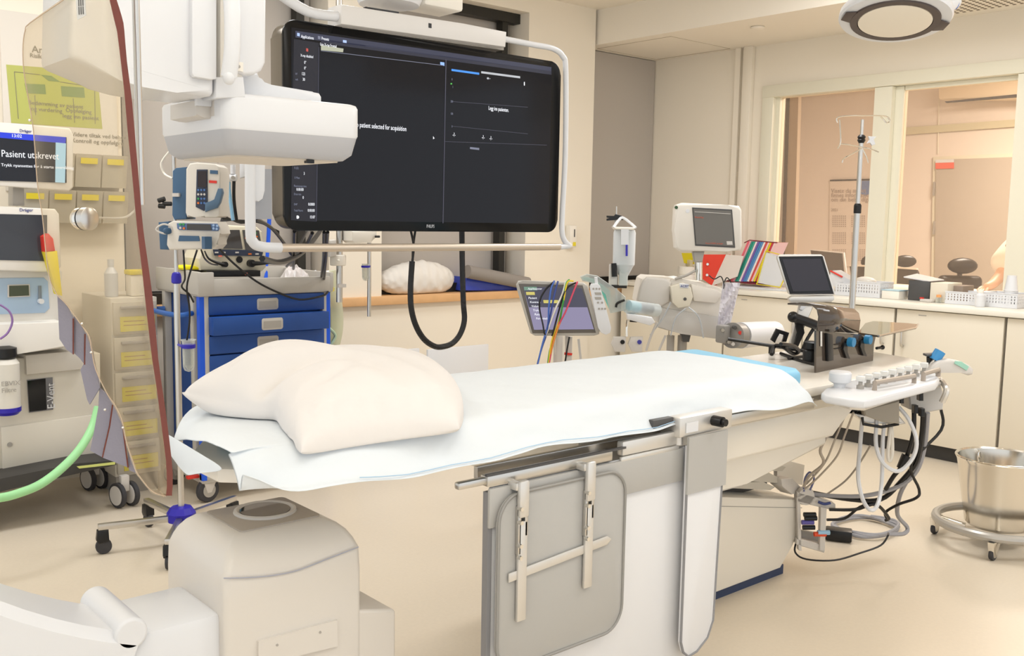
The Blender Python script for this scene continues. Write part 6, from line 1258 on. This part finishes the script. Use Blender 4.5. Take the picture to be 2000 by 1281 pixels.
cbox3([(1497, 170), (1536, 170), (1524, 560), (1484, 560)], 8.2, .02, 'blind_fabric', m_cg, bl_, 0, 0); cbox3([(1536, 170), (1542, 170), (1530, 560), (1524, 560)], 8.19, .03, 'black_rail', mat('rail_dark', '#3c362f', .5), bl_, 0, 0); cbox3([(1542, 170), (1560, 170), (1549, 560), (1530, 560)], 8.2, .05, 'blind_side', mat('blind_side', '#b7a58f', .7), bl_, 0, 0)
# person in white at the counter side of the control room
pd_ = 6.95
pe = thing('person', 'person in a white short-sleeved tunic leaning one hand on the desk behind the window', 'person', D(2010, 600, pd_))
def skin_fig(name, nodes, edges, m, par, sub=2):
    me = bpy.data.meshes.new(name); Mi = MLOC[par.name].inverted()
    me.from_pydata([Mi @ Vector(n[0]) for n in nodes], edges, []); o = bpy.data.objects.new(name, me); COL.objects.link(o); o.parent = par; MLOC[o.name] = MLOC[par.name]
    sk = o.modifiers.new('k', 'SKIN'); sk.use_smooth_shade = True
    for i, n in enumerate(nodes): o.data.skin_vertices[0].data[i].radius = (n[1], n[2] if len(n) > 2 else n[1])
    o.data.skin_vertices[0].data[0].use_root = True
    s_ = o.modifiers.new('u', 'SUBSURF'); s_.levels = sub; s_.render_levels = sub; me.materials.append(m); return o
m_skin = mat('skin', '#e4bca4', .5); m_tun = mat('tunic_white', '#efe8de', .8); m_hair = mat('auburn_hair', '#a9794c', .6)
dd = lambda px, py, o=0: D(px, py, pd_+o)
ybase = dd(2085, 620).copy()
pel = dd(2090, 620, .25)
nodes = [(pel, .14, .11), (dd(2075, 560, .2), .13, .10), (dd(2055, 500, .1), .15, .11), (dd(2040, 462, .05), .11, .09), (dd(2028, 445), .05), (dd(2034, 428, -.05), .06), (dd(2036, 402, -.08), .095, .10),
 (dd(1995, 480, 0), .07), (dd(1972, 515, -.05), .06), (dd(1953, 540, -.12), .043), (dd(1938, 556, -.22), .034), (dd(1924, 562, -.27), .024, .03),
 (dd(2100, 500, .15), .065), (dd(2125, 545, .15), .045), (dd(2120, 590, .0), .035),
 (V(pel.x-.09, pel.y+.09, .82), .10), (V(pel.x-.09, pel.y+.09, .46), .07), (V(pel.x-.09, pel.y+.09, .08), .045), (V(pel.x+.09, pel.y-.09, .82), .10), (V(pel.x+.09, pel.y-.09, .46), .07), (V(pel.x+.09, pel.y-.09, .08), .045)]
edges = [(0, 1), (1, 2), (2, 3), (3, 4), (4, 5), (5, 6), (3, 7), (7, 8), (8, 9), (9, 10), (10, 11), (2, 12), (12, 13), (13, 14), (0, 15), (15, 16), (16, 17), (0, 18), (18, 19), (19, 20)]
skin_fig('body', nodes, edges, m_skin, pe)
for i, (px, py, o, L) in enumerate(((1912, 563, -.30, .05), (1909, 566, -.32, .06), (1912, 569, -.33, .055), (1917, 571, -.33, .045))):
    b0 = dd(1922, 563+i, -.28); e0 = dd(px, py, o); mid = b0.lerp(e0, .5)+V(0, 0, .008)
    MB().tube([b0, mid, e0], [.011, .007], n=8).build('finger', m_skin, pe)
MB().tube([dd(1930, 560, -.26), dd(1926, 568, -.30), dd(1923, 572, -.31)], [.012, .008], n=8).build('thumb', m_skin, pe)
tn = [(dd(2092, 625, .25), .165, .13), (dd(2075, 560, .2), .18, .15), (dd(2055, 500, .1), .20, .16), (dd(2036, 466, .05), .155, .135), (dd(1996, 484, 0), .14), (dd(1974, 510, -.045), .125), (dd(1950, 530, -.09), .115), (dd(2100, 500, .15), .12), (dd(2118, 540, .15), .10)]
skin_fig('tunic', tn, [(0, 1), (1, 2), (2, 3), (3, 4), (4, 5), (5, 6), (2, 7), (7, 8)], m_tun, pe)
skin_fig('trousers', [(V(pel.x, pel.y, pel.z-.02), .15, .12), (V(pel.x-.09, pel.y+.09, .80), .11), (V(pel.x-.09, pel.y+.09, .46), .085), (V(pel.x-.09, pel.y+.09, .12), .07), (V(pel.x+.09, pel.y-.09, .80), .11), (V(pel.x+.09, pel.y-.09, .46), .085), (V(pel.x+.09, pel.y-.09, .12), .07)], [(0, 1), (1, 2), (2, 3), (0, 4), (4, 5), (5, 6)], m_tun, pe)
skin_fig('hair', [(dd(2040, 398, -.05), .115, .12), (dd(2024, 428, -.12), .09, .09), (dd(2002, 446, -.2), .06), (dd(1986, 458, -.24), .045), (dd(1972, 474, -.26), .02), (dd(1964, 482, -.26), .008)], [(0, 1), (1, 2), (2, 3), (3, 4), (4, 5)], m_hair, pe)
hc_ = dd(2034, 403, -.085); fdir = (V(-.75, .5, -.35)).normalized(); sd2 = fdir.cross(Z).normalized(); upv = sd2.cross(fdir)
for s_ in (-1, 1): MB().ball(hc_+fdir*.088+sd2*.032*s_+upv*.005, .012, n=10).build('eye', m_white, pe); MB().ball(hc_+sd2*.095*s_, .022, n=10, sc=(.6, .6, 1)).build('ear', m_skin, pe)
MB().hull([hc_+fdir*.09+upv*.01, hc_+fdir*.125-upv*.025, hc_+fdir*.09+sd2*.014-upv*.03, hc_+fdir*.09-sd2*.014-upv*.03]).build('nose', m_skin, pe)
MB().box(hc_+fdir*.095-upv*.055, (.03, .03, .01), bev=.003).build('mouth', mat('lips', '#b86a5c', .5), pe)

# ================================================================== OPERATING LAMP AND VENT
oc = D(1748, 38, 4.2)
ax = (-(CP-oc).normalized()*-1 + V(0, 0, 0)); tocam = (CP-oc).normalized()
hz_ = V(tocam.x, tocam.y, 0).normalized(); el = math.radians(15)
nrm = (hz_*math.sin(el) + V(0, 0, -math.cos(el))).normalized()
ol_ = thing('operating_lamp', 'round white operating lamp with a dark ring on its underside, hanging from the ceiling', 'lamp', (oc.x, oc.y, oc.z))
MB().lathe([(.001, -.10), (.10, -.10), (.19, -.075), (.222, -.035), (.226, -.01), (.22, .0), (.19, .004), (.001, .005)], oc, n=48, axis=nrm, caps=False).build('lamp_head', m_white, ol_)
m_ring = mat('lamp_ring_brown', '#4c403c', .4)
w = MB().lathe([(.150, .0045), (.150, .012), (.178, .012), (.180, .0045)], oc, n=48, axis=nrm)
u_ = nrm.cross(hz_).normalized(); v_ = nrm.cross(u_)
w.build('dark_ring', m_ring, ol_)
for s_ in (1, -1):
    e = (u_*s_*.95 + v_*(-.32*s_)).normalized(); f_ = nrm.cross(e)
    MB().prism([oc+nrm*.006+e*.165+f_*.05, oc+nrm*.006+e*.175-f_*.05, oc+nrm*.006+e*.215-f_*.035, oc+nrm*.006+e*.215+f_*.03], nrm*.005, bev=.001).build('ring_wing', m_ring, ol_)
MB().lathe([(.001, .0055), (.148, .0055), (.146, .012), (.12, .016), (.001, .017)], oc, n=48, axis=nrm, caps=False).build('diffuser', mat('lamp_diffuser', '#efe6d6', .4), ol_)
MB().tube([oc-nrm*.08, oc-nrm*.16+V(.02, 0, .05), V(oc.x+.1, oc.y-.05, 2.75), V(oc.x+.1, oc.y-.05, 3.085)], .035, n=12).build('suspension_arm', m_white, ol_)
q = D(1860, 8, 4.25); MB().cyl(D(1845, 12, 4.2), D(1862, 2, 4.25), .035).build('arm_joint', m_white, ol_); MB().cyl(q-V(.0, 0, .0), q+tocam*.03, .026, n=20).build('blue_badge', mat('badge_blue', '#3a66b4', .4), ol_)
vt_ = MB(); p0, p1, p2, p3 = G(1850, 28, ZS), G(2060, 2, ZS), G(2060, -60, ZS), G(1850, -20, ZS)
ym, yM, xm, xM = 1.2, 2.86, 5.9, 6.42
c0 = G(1852, 26, ZS)
cv_ = thing('perforated_panel', 'perforated cream ventilation panel in the lowered ceiling', 'vent', (6.2, 2.4, ZS-.012))
xm, xM, yM = c0.x-.40, c0.x, c0.y; ym = yM-1.5
MB().bb((xm, ym, ZS-.012), (xM, yM, ZS-.0005), bev=.002).build('panel', m_ceil, cv_)
ho = MB()
for i in range(9):
    for j in range(34):
        cx, cy = xm+.03+(xM-xm-.06)*i/8, ym+.03+(yM-ym-.06)*j/33; ho.box((cx, cy, ZS-.0125), (.022, .018, .002))
hv = ho.build('perforations', mat('hole_dark', '#6b5f4e', .8), cv_, smooth=0); hv['kind'] = 'stuff'
